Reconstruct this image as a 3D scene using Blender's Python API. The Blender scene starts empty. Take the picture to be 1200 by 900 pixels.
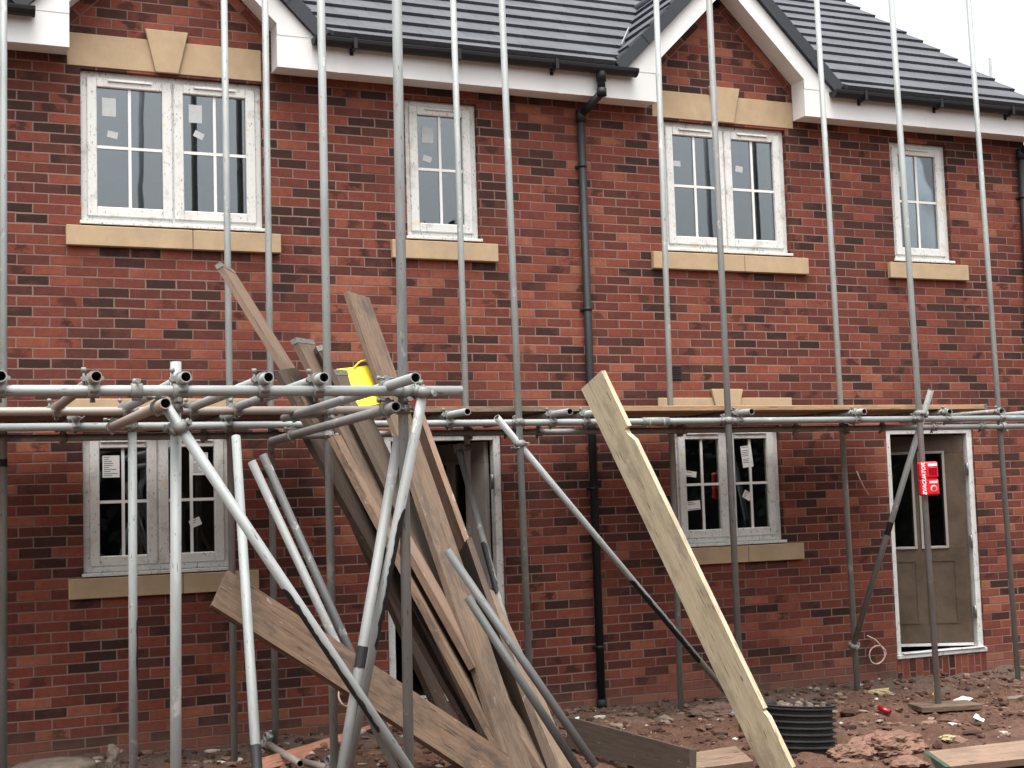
import bpy, bmesh, math, random
from mathutils import Vector as V, Matrix, noise
random.seed(7)
S = bpy.context.scene
COL = S.collection
R_ = math.radians

# ------------------------------------------------------------------ camera
CAM = V((-0.7352, -10.41665, -0.93905))
RX = V((0.92021407, -0.3901617, -0.03130354))
DN = V((0.00264871, 0.08618055, -0.99627601))
FW = V((0.3914065, 0.91670429, 0.08033798))
FPX = 1626.53
cam = bpy.data.cameras.new('camera')
co = bpy.data.objects.new('camera', cam); COL.objects.link(co)
cam.sensor_width = 36; cam.lens = 36 * FPX / 1200
cam.clip_start = .1; cam.clip_end = 2000
m3 = Matrix((RX, -DN, -FW)).transposed()
co.matrix_world = Matrix.Translation(CAM) @ m3.to_4x4()
S.camera = co

def ray(px, py): return RX * ((px - 600) / FPX) + DN * ((py - 450) / FPX) + FW
def at(px, py, Y):
    d = ray(px, py); return CAM + d * ((Y - CAM.y) / d.y)
def atz(px, py, z):
    d = ray(px, py); return CAM + d * ((z - CAM.z) / d.z)

# ------------------------------------------------------------------ materials
def lin(r, g, b):
    f = lambda c: (c / 255 / 12.92) if c / 255 <= .04045 else ((c / 255 + .055) / 1.055) ** 2.4
    return (f(r), f(g), f(b), 1)

class NT:
    def __init__(s, name):
        s.m = bpy.data.materials.new(name); s.m.use_nodes = True
        s.t = s.m.node_tree; s.n = s.t.nodes; s.l = s.t.links
        s.b = s.n['Principled BSDF']; s.out = s.n['Material Output']
        s.tc = s.n.new('ShaderNodeTexCoord')
    def put(s, inp, v):
        if hasattr(v, 'is_output') or hasattr(v, 'links'): s.l.new(v, inp)
        elif v is not None: inp.default_value = v
    def math(s, op, a, b=None, c=None, clamp=False):
        n = s.n.new('ShaderNodeMath'); n.operation = op; n.use_clamp = clamp
        s.put(n.inputs[0], a)
        if b is not None: s.put(n.inputs[1], b)
        if c is not None: s.put(n.inputs[2], c)
        return n.outputs[0]
    def noise(s, vec, scale, detail=4, rough=.6, out=0, dist=0):
        n = s.n.new('ShaderNodeTexNoise'); s.put(n.inputs['Vector'], vec)
        n.inputs['Scale'].default_value = scale; n.inputs['Detail'].default_value = detail
        n.inputs['Roughness'].default_value = rough; n.inputs['Distortion'].default_value = dist
        return n.outputs[out]
    def mapv(s, vec, sc=(1, 1, 1), loc=(0, 0, 0)):
        n = s.n.new('ShaderNodeMapping'); s.put(n.inputs[0], vec)
        n.inputs['Scale'].default_value = sc; s.put(n.inputs['Location'], loc); return n.outputs[0]
    def ramp(s, fac, stops, interp='LINEAR'):
        n = s.n.new('ShaderNodeValToRGB'); n.color_ramp.interpolation = interp
        e = n.color_ramp.elements
        while len(e) < len(stops): e.new(.5)
        for q, (p, c) in zip(e, stops):
            q.position = p; q.color = c if len(c) == 4 else (*c, 1)
        s.put(n.inputs[0], fac); return n.outputs[0]
    def mix(s, fac, a, b, mode='MIX'):
        n = s.n.new('ShaderNodeMix'); n.data_type = 'RGBA'; n.blend_type = mode
        s.put(n.inputs[0], fac); s.put(n.inputs[6], a); s.put(n.inputs[7], b); return n.outputs[2]
    def sm(s, v, a, b):
        n = s.n.new('ShaderNodeMapRange'); n.interpolation_type = 'SMOOTHSTEP'
        s.put(n.inputs[0], v); n.inputs[1].default_value = a; n.inputs[2].default_value = b
        return n.outputs[0]
    def sep(s, v):
        n = s.n.new('ShaderNodeSeparateXYZ'); s.put(n.inputs[0], v); return n.outputs
    def comb(s, x, y, z):
        n = s.n.new('ShaderNodeCombineXYZ'); s.put(n.inputs[0], x); s.put(n.inputs[1], y); s.put(n.inputs[2], z); return n.outputs[0]
    def bump(s, h, strength=.5, dist=.01):
        n = s.n.new('ShaderNodeBump'); n.inputs['Strength'].default_value = strength
        n.inputs['Distance'].default_value = dist; s.put(n.inputs['Height'], h)
        s.l.new(n.outputs[0], s.b.inputs['Normal'])
    def rnd(s):
        n = s.n.new('ShaderNodeObjectInfo'); return n.outputs['Random']
    def base(s, c, rough=.7, metal=0., spec=.4):
        s.put(s.b.inputs['Base Color'], c); s.put(s.b.inputs['Roughness'], rough)
        s.b.inputs['Metallic'].default_value = metal; s.b.inputs['Specular IOR Level'].default_value = spec

def brick_mat():
    t = NT('brickwork'); P = t.sep(t.tc.outputs['Object'])
    g = t.n.new('ShaderNodeNewGeometry'); N = t.sep(g.outputs['Normal'])
    wob = t.sep(t.mix(1., (0, 0, 0, 1), t.noise(t.tc.outputs['Object'], 3.2, 3, .6, 1)))
    nx = t.math('GREATER_THAN', t.math('ABSOLUTE', N[0]), .9)
    u0 = t.math('ADD', t.math('MULTIPLY', P[0], t.math('SUBTRACT', 1., nx)), t.math('MULTIPLY', P[1], nx))
    u0 = t.math('ADD', u0, t.math('MULTIPLY', t.math('SUBTRACT', wob[0], .5), .012))
    z0 = t.math('ADD', P[2], t.math('MULTIPLY', t.math('SUBTRACT', wob[1], .5), .008))
    zz = t.math('DIVIDE', z0, .075); row = t.math('FLOOR', zz); fz = t.math('SUBTRACT', zz, row)
    jit = t.n.new('ShaderNodeTexWhiteNoise'); jit.noise_dimensions = '1D'; t.put(jit.inputs['W'], row)
    uu = t.math('ADD', t.math('DIVIDE', u0, .225), t.math('MULTIPLY', t.math('FLOORED_MODULO', row, 2.), .5))
    uu = t.math('ADD', uu, t.math('MULTIPLY', t.math('SUBTRACT', jit.outputs['Value'], .5), .07))
    colm = t.math('FLOOR', uu); fx = t.math('SUBTRACT', uu, colm)
    w = t.n.new('ShaderNodeTexWhiteNoise'); w.noise_dimensions = '3D'
    t.put(w.inputs['Vector'], t.comb(colm, row, 3.7)); val = w.outputs['Value']; wc = t.sep(w.outputs['Color'])
    # per brick little size differences
    dx = t.math('MULTIPLY', t.math('MINIMUM', fx, t.math('SUBTRACT', 1., fx)), .225)
    dz = t.math('MULTIPLY', t.math('MINIMUM', fz, t.math('SUBTRACT', 1., fz)), .075)
    n1 = t.noise(t.tc.outputs['Object'], 90, 3, .7)
    d = t.math('ADD', t.math('MINIMUM', dx, dz), t.math('MULTIPLY', t.math('SUBTRACT', n1, .5), .005))
    d = t.math('SUBTRACT', d, t.math('MULTIPLY', t.math('SUBTRACT', wc[2], .5), .003))
    face = t.sm(d, .0036, .0070)
    lo = t.noise(t.tc.outputs['Object'], .75, 3, .6)
    pick = t.math('ADD', t.math('ADD', t.math('MULTIPLY', val, .92), .05), t.math('MULTIPLY', t.math('SUBTRACT', lo, .5), 1.15))
    c = t.ramp(pick, [(0, lin(108, 72, 66)), (.2, lin(100, 66, 60)), (.32, lin(106, 66, 60)), (.5, lin(128, 75, 66)), (.68, lin(142, 82, 71)), (.88, lin(158, 96, 80)), (1, lin(176, 118, 98))])
    # fired dark faces: nearly whole on the darkest bricks, ragged patches on others
    pn = t.noise(t.comb(t.math('ADD', t.math('MULTIPLY', P[0], 8.), t.math('MULTIPLY', wc[0], 40.)), t.math('ADD', P[1], wc[1]), t.math('MULTIPLY', P[2], 15.)), 1., 5, .68)
    dk = t.sm(pick, .40, .05)
    th = t.math('SUBTRACT', .80, t.math('MULTIPLY', dk, .62))
    patch = t.math('DIVIDE', t.math('SUBTRACT', pn, th), .14, clamp=True)
    fd = t.math('MULTIPLY', t.math('ABSOLUTE', t.math('SUBTRACT', fx, t.math('ADD', .3, t.math('MULTIPLY', wc[0], .4)))), 1.)
    p2 = t.math('MULTIPLY', t.sm(t.math('ADD', pn, t.math('MULTIPLY', fd, -.5)), .34, .48), t.math('LESS_THAN', wc[1], .13))
    patch = t.math('MAXIMUM', patch, p2)
    c = t.mix(t.math('MULTIPLY', patch, t.math('ADD', .55, t.math('MULTIPLY', wc[2], .35))), c, lin(60, 46, 43))
    mot = t.noise(t.tc.outputs['Object'], 20, 6, .78)
    c = t.mix(.75, c, t.ramp(mot, [(.25, (.45, .45, .45)), (.75, (1.25, 1.2, 1.2))]), 'MULTIPLY')
    # pale mortar smears and drips
    sme = t.math('MULTIPLY', t.sm(t.noise(t.mapv(t.tc.outputs['Object'], (7, 7, 16)), 1, 5, .7), .58, .78), .45)
    c = t.mix(sme, c, lin(136, 104, 92))
    mn = t.noise(t.tc.outputs['Object'], 60, 4, .7)
    mort = t.mix(mn, lin(104, 80, 73), lin(144, 116, 105))
    mort = t.mix(t.math('MULTIPLY', t.sm(t.noise(t.tc.outputs['Object'], 1.1, 3, .6), .42, .62), .6), mort, lin(88, 60, 54))
    c = t.mix(1., c, (.60, .495, .42, 1), 'MULTIPLY')
    c = t.mix(face, mort, c)
    # mud splashed on the lowest courses
    mud = t.math('MULTIPLY', t.sm(t.math('ADD', P[2], t.math('MULTIPLY', t.noise(t.tc.outputs['Object'], 3, 5, .7), .5)), -2.12, -2.5), .6)
    c = t.mix(mud, c, lin(112, 84, 72))
    t.base(c, t.math('ADD', .78, t.math('MULTIPLY', mot, .15)), 0, .25)
    h = t.math('ADD', t.math('MULTIPLY', face, 1.), t.math('ADD', t.math('MULTIPLY', mot, .35), t.math('MULTIPLY', val, .25)))
    t.bump(h, .75, .006)
    return t.m

def simple(name, c, rough=.6, metal=0, var=.25, scale=12, bump=.1, spec=.4, dist=.004, stretch=(1, 1, 1)):
    t = NT(name); v = t.mapv(t.tc.outputs['Object'], stretch)
    n = t.noise(v, scale, 5, .65)
    k = t.ramp(n, [(.2, (1 - var,) * 3), (.8, (1 + var * .6,) * 3)])
    t.base(t.mix(1., c, k, 'MULTIPLY'), t.math('ADD', rough - .1, t.math('MULTIPLY', n, .2)), metal, spec)
    if bump: t.bump(n, bump, dist)
    return t.m

def upvc_mat():
    t = NT('white window plastic with printed film'); P = t.tc.outputs['Object']
    n = t.noise(P, 5, 5, .7)
    c = t.mix(t.sm(n, .5, .75), lin(204, 204, 199), lin(166, 162, 154))
    mk = t.math('MULTIPLY', t.sm(t.noise(t.mapv(P, (70, 70, 26)), 1, 2, .8), .60, .65), t.sm(t.noise(P, 7, 2, .5), .42, .48))
    c = t.mix(t.math('MULTIPLY', mk, .75), c, lin(95, 92, 92))
    tp = t.math('MULTIPLY', t.sm(t.noise(t.mapv(P, (5, 5, 9), (3, 1, 8)), 1, 1, .5), .7, .71), .55)
    c = t.mix(tp, c, lin(205, 184, 140))
    t.base(c, .42, 0, .45); t.bump(n, .05, .003); return t.m

def glass_mat():
    t = NT('window glass'); n = t.n; l = t.l
    gl = n.new('ShaderNodeBsdfGlossy'); gl.inputs['Roughness'].default_value = .015; gl.inputs['Color'].default_value = (.92, .96, 1., 1)
    tr = n.new('ShaderNodeBsdfTransparent'); tr.inputs['Color'].default_value = (.72, .78, .78, 1)
    mx = n.new('ShaderNodeMixShader')
    fr = n.new('ShaderNodeFresnel'); fr.inputs['IOR'].default_value = 1.5
    f = t.math('ADD', .075, t.math('MULTIPLY', fr.outputs[0], 1.35), clamp=True)
    bp = n.new('ShaderNodeBump'); bp.inputs['Strength'].default_value = .06; bp.inputs['Distance'].default_value = .02
    l.new(t.noise(t.tc.outputs['Object'], 2.2, 1, .5), bp.inputs['Height'])
    l.new(bp.outputs[0], gl.inputs['Normal'])
    dirt = t.math('MULTIPLY', t.sm(t.noise(t.tc.outputs['Object'], 70, 6, .8), .58, .85), .07)
    df = n.new('ShaderNodeBsdfDiffuse'); df.inputs['Color'].default_value = lin(170, 165, 158)
    m2 = n.new('ShaderNodeMixShader'); l.new(dirt, m2.inputs[0])
    l.new(f, mx.inputs[0]); l.new(tr.outputs[0], mx.inputs[1]); l.new(gl.outputs[0], mx.inputs[2])
    l.new(mx.outputs[0], m2.inputs[1]); l.new(df.outputs[0], m2.inputs[2])
    l.new(m2.outputs[0], t.out.inputs[0]); n.remove(t.b); return t.m

def steel_mat(name, tint, mud=.0, dark=.0):
    t = NT(name); P = t.tc.outputs['Object']; r = t.rnd()
    v = t.mapv(P, (1, 1, .22), t.comb(t.math('MULTIPLY', r, 31.), 0., t.math('MULTIPLY', r, 17.)))
    n = t.noise(v, 26, 6, .72); n2 = t.noise(v, 5, 4, .6)
    c = t.mix(n, tuple(x * .62 for x in tint[:3]) + (1,), tint)
    c = t.mix(t.math('MULTIPLY', t.sm(n2, .5, .72), .55), c, lin(112, 112, 106))
    c = t.mix(t.math('MULTIPLY', t.sm(t.noise(v, 60, 3, .7), .63, .70), .7), c, lin(72, 66, 60))
    wz = t.noise(t.mapv(v, (1, 1, 2.4), (3, 5, 1)), 7, 5, .75)
    c = t.mix(t.math('MULTIPLY', t.sm(wz, .60, .66), .55), c, lin(202, 200, 192))
    if mud: c = t.mix(t.sm(t.noise(t.mapv(P, (1, 1, .35)), 9, 6, .75), .72 - mud * .4, .80 - mud * .4), c, lin(150, 138, 129))
    k = t.math('ADD', .86 - dark, t.math('MULTIPLY', r, .22))
    c = t.mix(1., c, t.comb(k, k, k), 'MULTIPLY')
    t.base(c, t.math('ADD', .48, t.math('MULTIPLY', n, .25)), .25, .4)
    t.bump(t.math('ADD', n, wz), .12, .003); return t.m

def wood_mat(name, a, b, dirt=.4, pale=.0):
    t = NT(name); P = t.tc.outputs['Object']; r = t.rnd()
    off = t.comb(t.math('MULTIPLY', r, 53.), t.math('MULTIPLY', r, 19.), t.math('MULTIPLY', r, 7.))
    v = t.mapv(P, (1, 1, 1), off)
    gr = t.noise(t.mapv(v, (1.2, 26, 26)), 3., 6, .65, 0, .6)
    rings = t.noise(t.mapv(v, (.7, 9, 9)), 3, 3, .5, 0, 1.2)
    c = t.mix(t.sm(t.math('ADD', t.math('MULTIPLY', gr, .65), t.math('MULTIPLY', rings, .35)), .32, .68), a, b)
    dn = t.noise(t.mapv(v, (2.2, 5, 5)), 1.6, 6, .72)
    c = t.mix(t.math('MULTIPLY', t.sm(dn, .45, .66), dirt), c, lin(74, 64, 57))
    sp = t.sm(t.noise(t.mapv(v, (5, 10, 10)), 1.6, 6, .8), .62, .68)
    c = t.mix(t.math('MULTIPLY', t.sm(t.noise(t.mapv(v, (2.5, 40, 40)), 2., 2, .5), .66, .69), .75), c, lin(44, 36, 31))
    c = t.mix(t.math('MULTIPLY', t.math('FRACT', t.math('MULTIPLY', r, 7.3)), .18), c, lin(138, 128, 116), 'MIX')
    c = t.mix(t.math('MULTIPLY', sp, .5 + pale * .3), c, lin(190, 180, 165))
    vo = t.n.new('ShaderNodeTexVoronoi'); vo.inputs['Scale'].default_value = 3.4
    t.put(vo.inputs['Vector'], t.mapv(v, (.8, 2.2, 2.2)))
    kn = t.sm(vo.outputs['Distance'], .075, .05)
    c = t.mix(t.math('MULTIPLY', kn, .7), c, lin(74, 56, 44))
    k = t.math('ADD', .7, t.math('MULTIPLY', r, .5))
    c = t.mix(1., c, t.comb(k, k, k), 'MULTIPLY')
    t.base(c, .82, 0, .2); t.bump(t.math('ADD', gr, t.math('MULTIPLY', dn, .5)), .35, .004); return t.m

def tile_mat():
    t = NT('dark concrete roof tiles'); P = t.sep(t.tc.outputs['Object'])
    g = t.n.new('ShaderNodeNewGeometry'); N = t.sep(g.outputs['Normal'])
    nx = t.math('GREATER_THAN', t.math('ABSOLUTE', N[0]), .4)
    u = t.math('ADD', t.math('MULTIPLY', P[0], t.math('SUBTRACT', 1., nx)), t.math('MULTIPLY', P[1], nx))
    row = t.math('FLOOR', t.math('DIVIDE', t.math('SUBTRACT', P[2], 2.66), .1835))
    uu = t.math('ADD', t.math('DIVIDE', u, .295), t.math('MULTIPLY', t.math('FLOORED_MODULO', row, 2.), .5))
    cl = t.math('FLOOR', uu); fx = t.math('SUBTRACT', uu, cl)
    jn = t.math('MULTIPLY', t.math('LESS_THAN', fx, .03), .75)
    w = t.n.new('ShaderNodeTexWhiteNoise'); t.put(w.inputs['Vector'], t.comb(cl, row, 1.))
    n = t.noise(t.tc.outputs['Object'], 14, 5, .7)
    c = t.mix(n, lin(58, 59, 64), lin(82, 83, 88))
    k = t.math('ADD', .82, t.math('MULTIPLY', w.outputs['Value'], .3))
    c = t.mix(1., c, t.comb(k, k, k), 'MULTIPLY')
    c = t.mix(jn, c, lin(34, 34, 38))
    t.base(c, .7, 0, .4); t.bump(t.math('SUBTRACT', t.math('MULTIPLY', n, .4), jn), .3, .006); return t.m

def soil_mat():
    t = NT('red clay soil'); P = t.tc.outputs['Object']; X = t.sep(P)
    n = t.noise(P, 2.2, 8, .7); n2 = t.noise(P, 22, 6, .75); n3 = t.noise(P, 90, 3, .7)
    c = t.ramp(t.math('ADD', t.math('MULTIPLY', n, .55), t.math('MULTIPLY', n2, .45)), [(.3, lin(46, 31, 24)), (.44, lin(78, 54, 42)), (.57, lin(100, 74, 59)), (.72, lin(132, 104, 86))])
    grey = t.math('MULTIPLY', t.sm(t.math('ADD', X[1], t.math('MULTIPLY', t.math('SUBTRACT', n, .5), 1.6)), -1.0, -.25), .75)
    c = t.mix(grey, c, t.mix(n2, lin(72, 62, 56), lin(112, 98, 88)))
    c = t.mix(t.math('MULTIPLY', t.sm(n3, .62, .7), .6), c, lin(168, 140, 124))
    c = t.mix(t.math('MULTIPLY', t.sm(n3, .40, .33), .5), c, lin(48, 34, 30))
    t.base(c, .88, 0, .25); t.bump(t.math('ADD', n2, t.math('MULTIPLY', n3, .6)), .8, .03); return t.m

def rubble_mat():
    t = NT('broken rubble'); g = t.n.new('ShaderNodeNewGeometry')
    c = t.ramp(g.outputs['Random Per Island'], [(0, lin(52, 36, 29)), (.4, lin(80, 56, 45)), (.65, lin(98, 72, 59)), (.88, lin(120, 95, 81)), (.96, lin(140, 124, 110)), (1, lin(190, 182, 172))])
    n = t.noise(t.tc.outputs['Object'], 40, 5, .7)
    c = t.mix(.6, c, t.ramp(n, [(.25, (.5, .5, .5)), (.75, (1.2, 1.2, 1.2))]), 'MULTIPLY')
    t.base(c, .9, 0, .2); t.bump(n, .5, .01); return t.m

M = {}
M['brick'] = brick_mat()
M['upvc'] = upvc_mat()
M['white'] = simple('white fascia plastic', lin(216, 216, 213), .45, var=.05, scale=2.5, bump=0)
M['soffit'] = M['white']
M['glass'] = glass_mat()
M['stone'] = simple('buff cast stone', lin(170, 147, 117), .85, var=.22, scale=6, bump=.3)
M['black'] = simple('black rainwater plastic', lin(27, 28, 30), .6, var=.2, scale=9, bump=0, spec=.35)
M['verge'] = simple('charcoal verge plastic', lin(46, 49, 54), .6, var=.12, scale=6, bump=0)
M['tile'] = tile_mat()
M['lead'] = simple('pale lead flashing', lin(128, 130, 133), .6, var=.15, bump=.1)
M['steel'] = steel_mat('galvanised tube', lin(162, 166, 163))
M['steelmud'] = steel_mat('mud smeared tube', lin(146, 142, 136), mud=.95)
M['steeldark'] = steel_mat('weathered grey tube', lin(146, 147, 144), dark=.05)
M['tubedark'] = steel_mat('dark dirty tube', lin(106, 107, 105), dark=.06)
M['fit'] = steel_mat('forged coupler', lin(150, 150, 145), mud=.25, dark=.1)
M['bore'] = simple('shaded dark tube bore', lin(44, 40, 37), .9, var=.4, scale=30, bump=0)  # rust-dark bore, with the shade of the hollow put into its colour
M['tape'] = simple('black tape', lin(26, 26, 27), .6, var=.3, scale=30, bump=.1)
M['w_old'] = wood_mat('weathered scaffold board', lin(100, 81, 66), lin(128, 106, 86), .8)
M['w_dark'] = wood_mat('dark brown board', lin(66, 54, 46), lin(86, 72, 61), .5)  # plain darker brown than the weathered boards
M['w_new'] = wood_mat('pale fresh timber', lin(164, 150, 122), lin(188, 175, 148), .35, .9)
M['w_tan'] = wood_mat('tan batten', lin(112, 90, 74), lin(136, 112, 94), .35)
M['w_orange'] = wood_mat('fresh orange timber', lin(150, 116, 84), lin(184, 148, 112), .2)
M['w_pink'] = wood_mat('pink treated batten', lin(160, 110, 88), lin(184, 134, 110), .15)
M['band'] = simple('zinc end band', lin(118, 116, 110), .6, .3, var=.7, scale=45)
M['soil'] = soil_mat()
M['rubble'] = rubble_mat()
M['room'] = simple('bare plaster room', lin(92, 86, 80), .9, var=.2, scale=2, bump=0)
M['paper'] = simple('white paper sticker', lin(214, 214, 210), .6, var=.12, scale=20, bump=0)
M['label'] = simple('thin label on glass', lin(172, 174, 174), .6, var=.15, scale=20, bump=0)
M['print'] = simple('printed ink', lin(70, 72, 78), .6, bump=0)
M['film'] = simple('beige protective film on door', lin(84, 71, 58), .42, var=.5, scale=5, bump=.35, dist=.02)
M['film2'] = simple('grey door face and shaded frame', lin(150, 144, 136), .45, var=.2, scale=4, bump=.1)
M['hinge'] = simple('steel hinge', lin(120, 122, 122), .4, .7)
M['red'] = simple('red alarm plastic', lin(214, 26, 40), .35, var=.08, scale=20, bump=0, spec=.5)
M['dred'] = simple('dark red lens', lin(140, 10, 26), .2, var=.1, bump=0, spec=.6)
M['ink'] = simple('white lettering', lin(240, 238, 236), .5, var=.03, bump=0)
M['yellow'] = simple('yellow plastic', lin(226, 202, 22), .55, var=.3, scale=7, bump=.05)
M['riser'] = simple('black corrugated plastic', lin(46, 45, 45), .65, var=.65, scale=7, bump=.1)
M['conc'] = simple('rough concrete', lin(116, 103, 92), .92, var=.45, scale=9, bump=.7, dist=.03)
M['clay'] = simple('lumpy pink clay', lin(116, 87, 72), .92, var=.55, scale=14, bump=1.0, dist=.03)
M['clay2'] = simple('brown clay clod', lin(88, 68, 58), .92, var=.4, scale=11, bump=.8, dist=.03)
M['cable'] = simple('pale cable', lin(200, 176, 160), .5, bump=0)
M['pipew'] = simple('white conduit', lin(222, 218, 212), .45, bump=0)
M['blue'] = simple('blue plastic', lin(54, 120, 176), .4, bump=0)
M['green'] = simple('green end paint', lin(52, 70, 54), .7, var=.4, scale=20, bump=0)
M['foam'] = simple('pale yellow foam', lin(150, 136, 100), .9, var=.3, scale=15, bump=.4)
M['leaf'] = simple('dark hedge leaves', lin(34, 38, 27), .8, var=.4, bump=0)
M['vent'] = simple('dark airbrick', lin(40, 34, 33), .6, bump=0)

# ------------------------------------------------------------------ object helpers
WORLD = {}
def place(o, Wm, parent=None):
    COL.objects.link(o)
    WORLD[o.name] = Wm
    if parent is not None:
        o.parent = parent; o.matrix_basis = WORLD[parent.name].inverted() @ Wm
    else: o.matrix_basis = Wm
    return o
def tag(o, label, cat, group=None, kind=None):
    if label: o['label'] = label
    if cat: o['category'] = cat
    if group: o['group'] = group
    if kind: o['kind'] = kind
    return o
def thing(name, label, cat, loc, group=None):
    o = bpy.data.objects.new(name, None); o.empty_display_size = .1
    place(o, Matrix.Translation(V(loc))); return tag(o, label, cat, group)
def obj(name, bm, mat, parent=None, Wm=None, smooth=False):
    me = bpy.data.meshes.new(name)
    bmesh.ops.recalc_face_normals(bm, faces=bm.faces)
    if smooth:
        for f in bm.faces: f.smooth = True
    bm.to_mesh(me); bm.free()
    for mm in (mat if isinstance(mat, (list, tuple)) else [mat]): me.materials.append(mm)
    return place(bpy.data.objects.new(name, me), Wm or Matrix.Identity(4), parent)
def box(bm, x0, x1, y0, y1, z0, z1, bev=0, mi=0):
    vs = [bm.verts.new(p) for p in ((x0, y0, z0), (x1, y0, z0), (x1, y1, z0), (x0, y1, z0), (x0, y0, z1), (x1, y0, z1), (x1, y1, z1), (x0, y1, z1))]
    fs = [bm.faces.new([vs[i] for i in q]) for q in ((0, 3, 2, 1), (4, 5, 6, 7), (0, 1, 5, 4), (1, 2, 6, 5), (2, 3, 7, 6), (3, 0, 4, 7))]
    for f in fs: f.material_index = mi
    if bev:
        es = list({e for f in fs for e in f.edges})
        bmesh.ops.bevel(bm, geom=es, offset=bev, segments=1, affect='EDGES')
    return vs
def prism(bm, poly, y0, y1, mi=0):
    a = [bm.verts.new((x, y0, z)) for x, z in poly]; b = [bm.verts.new((x, y1, z)) for x, z in poly]
    f = [bm.faces.new(a), bm.faces.new(b[::-1])]
    for i in range(len(poly)):
        j = (i + 1) % len(poly); f.append(bm.faces.new((a[i], b[i], b[j], a[j])))
    for q in f: q.material_index = mi
def frame_along(P, Q, up=None):
    """matrix with local Z from P to Q, origin P"""
    z = (Q - P).normalized()
    u = up if up is not None else (V((0, 0, 1)) if abs(z.z) < .95 else V((0, 1, 0)))
    x = u.cross(z).normalized(); y = z.cross(x)
    m = Matrix((x, y, z)).transposed().to_4x4(); m.translation = P; return m
def ring(bm, r, z, n, m=None):
    vs = [bm.verts.new((r * math.cos(2 * math.pi * i / n), r * math.sin(2 * math.pi * i / n), z)) for i in range(n)]
    if m is not None:
        for v in vs: v.co = m @ v.co
    return vs
def bridge(bm, a, b, smooth=True):
    n = len(a)
    for i in range(n):
        f = bm.faces.new((a[i], a[(i + 1) % n], b[(i + 1) % n], b[i])); f.smooth = smooth
def cyl(bm, r, z0, z1, n=16, m=None, caps=True, r1=None):
    a = ring(bm, r, z0, n, m); b = ring(bm, r if r1 is None else r1, z1, n, m); bridge(bm, a, b)
    if caps: bm.faces.new(a[::-1]); bm.faces.new(b)
TR = .02415
def tube_bm(L, r=TR, t=.0042, n=22, dep=.12):
    bm = bmesh.new()
    dep = min(dep, L * .4)
    a = ring(bm, r, 0, n); b = ring(bm, r, L, n); bridge(bm, a, b)
    for z, e, q in ((0, dep, a), (L, L - dep, b)):
        c = ring(bm, r - t, z, n); d = ring(bm, r - t, e, n); k0 = len(bm.faces)
        bridge(bm, q, c, False); bm.faces.ensure_lookup_table(); k1 = len(bm.faces)
        bridge(bm, c, d); bm.faces.new(d); bm.faces.ensure_lookup_table()
        for f in bm.faces[k1:]: f.material_index = 1
    return bm
def tube(name, P, Q, mat, parent=None, r=TR):
    W = frame_along(P, Q); return obj(name, tube_bm((Q - P).length, r), [mat, M['bore']], parent, W)
def band_on(parent, P, Q, f0, f1, name='tape_band', mat='tape', side=None, half=180, r=TR + .0014):
    """tape or paint round a tube between fractions f0..f1; side = direction its middle faces, half = half its arc in degrees"""
    W = frame_along(P, Q); L = (Q - P).length; bm = bmesh.new(); n = 22
    c = 0.
    if side is not None:
        l = W.to_3x3().inverted() @ V(side); c = math.atan2(l.y, l.x)
    m = max(6, int(L * (f1 - f0) / .02)) if side is not None else 6; rows = []
    for k in range(m + 1):
        z = L * (f0 + (f1 - f0) * k / m); row = []
        h = R_(half)
        if side is not None:
            h *= (.85 + .22 * noise.noise(V((z * 38, c * 5, 1))) + .22 * noise.noise(V((z * 11, c * 5, 4)))) * (.55 if k in (0, m) else 1)
        for i in range(n + 1):
            an = c + h * (2 * i / n - 1)
            row.append(bm.verts.new((r * math.cos(an), r * math.sin(an), z + (.006 * noise.noise(V((an * 2, z, k))) if k in (0, m) else 0))))
        rows.append(row)
    for k in range(m):
        for i in range(n):
            f = bm.faces.new((rows[k][i], rows[k][i + 1], rows[k + 1][i + 1], rows[k + 1][i])); f.smooth = True
    return obj(name, bm, M[mat], parent, W)

def coupler_bm(pa, da, pb, db, loose=0):
    """two hinged steel collars, one on each tube, joined by a block, each with a swing bolt and nut (world coordinates)"""
    bm = bmesh.new()
    c = (pa + pb) / 2; link = (pb - pa)
    ln = link.normalized() if link.length > 1e-4 else da.cross(db).normalized()
    for p, d, s in ((pa, da, -1), (pb, db, 1)):
        d = d.normalized(); m = frame_along(p - d * .024, p + d * .024, ln if abs(ln.dot(d)) < .9 else None)
        ro, ri, n = TR + .0085, TR + .0008, 18
        for z0, z1 in ((0, .048),):
            a = ring(bm, ro, z0, n, m); b = ring(bm, ro, z1, n, m); a2 = ring(bm, ri, z0, n, m); b2 = ring(bm, ri, z1, n, m)
            bridge(bm, a, b); bridge(bm, b, b2, False); bridge(bm, b2, a2); bridge(bm, a2, a, False)
        side = d.cross(ln).normalized()
        # flap lugs and bolt on one side, hinge on the other
        o = p + side * (TR + .016)
        mm = frame_along(o - ln * .034, o + ln * .030); cyl(bm, .0055, 0, .070, 8, mm)
        mm = frame_along(o + ln * s * .030, o + ln * s * .048); cyl(bm, .0115, 0, .018, 6, mm)
        mm = frame_along(o - d * .017, o + d * .017); cyl(bm, .013, 0, .034, 10, mm)
        o2 = p - side * (TR + .010)
        mm = frame_along(o2 - d * .02, o2 + d * .02); cyl(bm, .010, 0, .04, 10, mm)
    if link.length > 1e-4:
        mm = frame_along(pa + ln * TR * .8, pb - ln * TR * .8)
        cyl(bm, .021, 0, max(.005, (pb - pa).length - TR * 1.6), 8, mm)
    return bm
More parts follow.
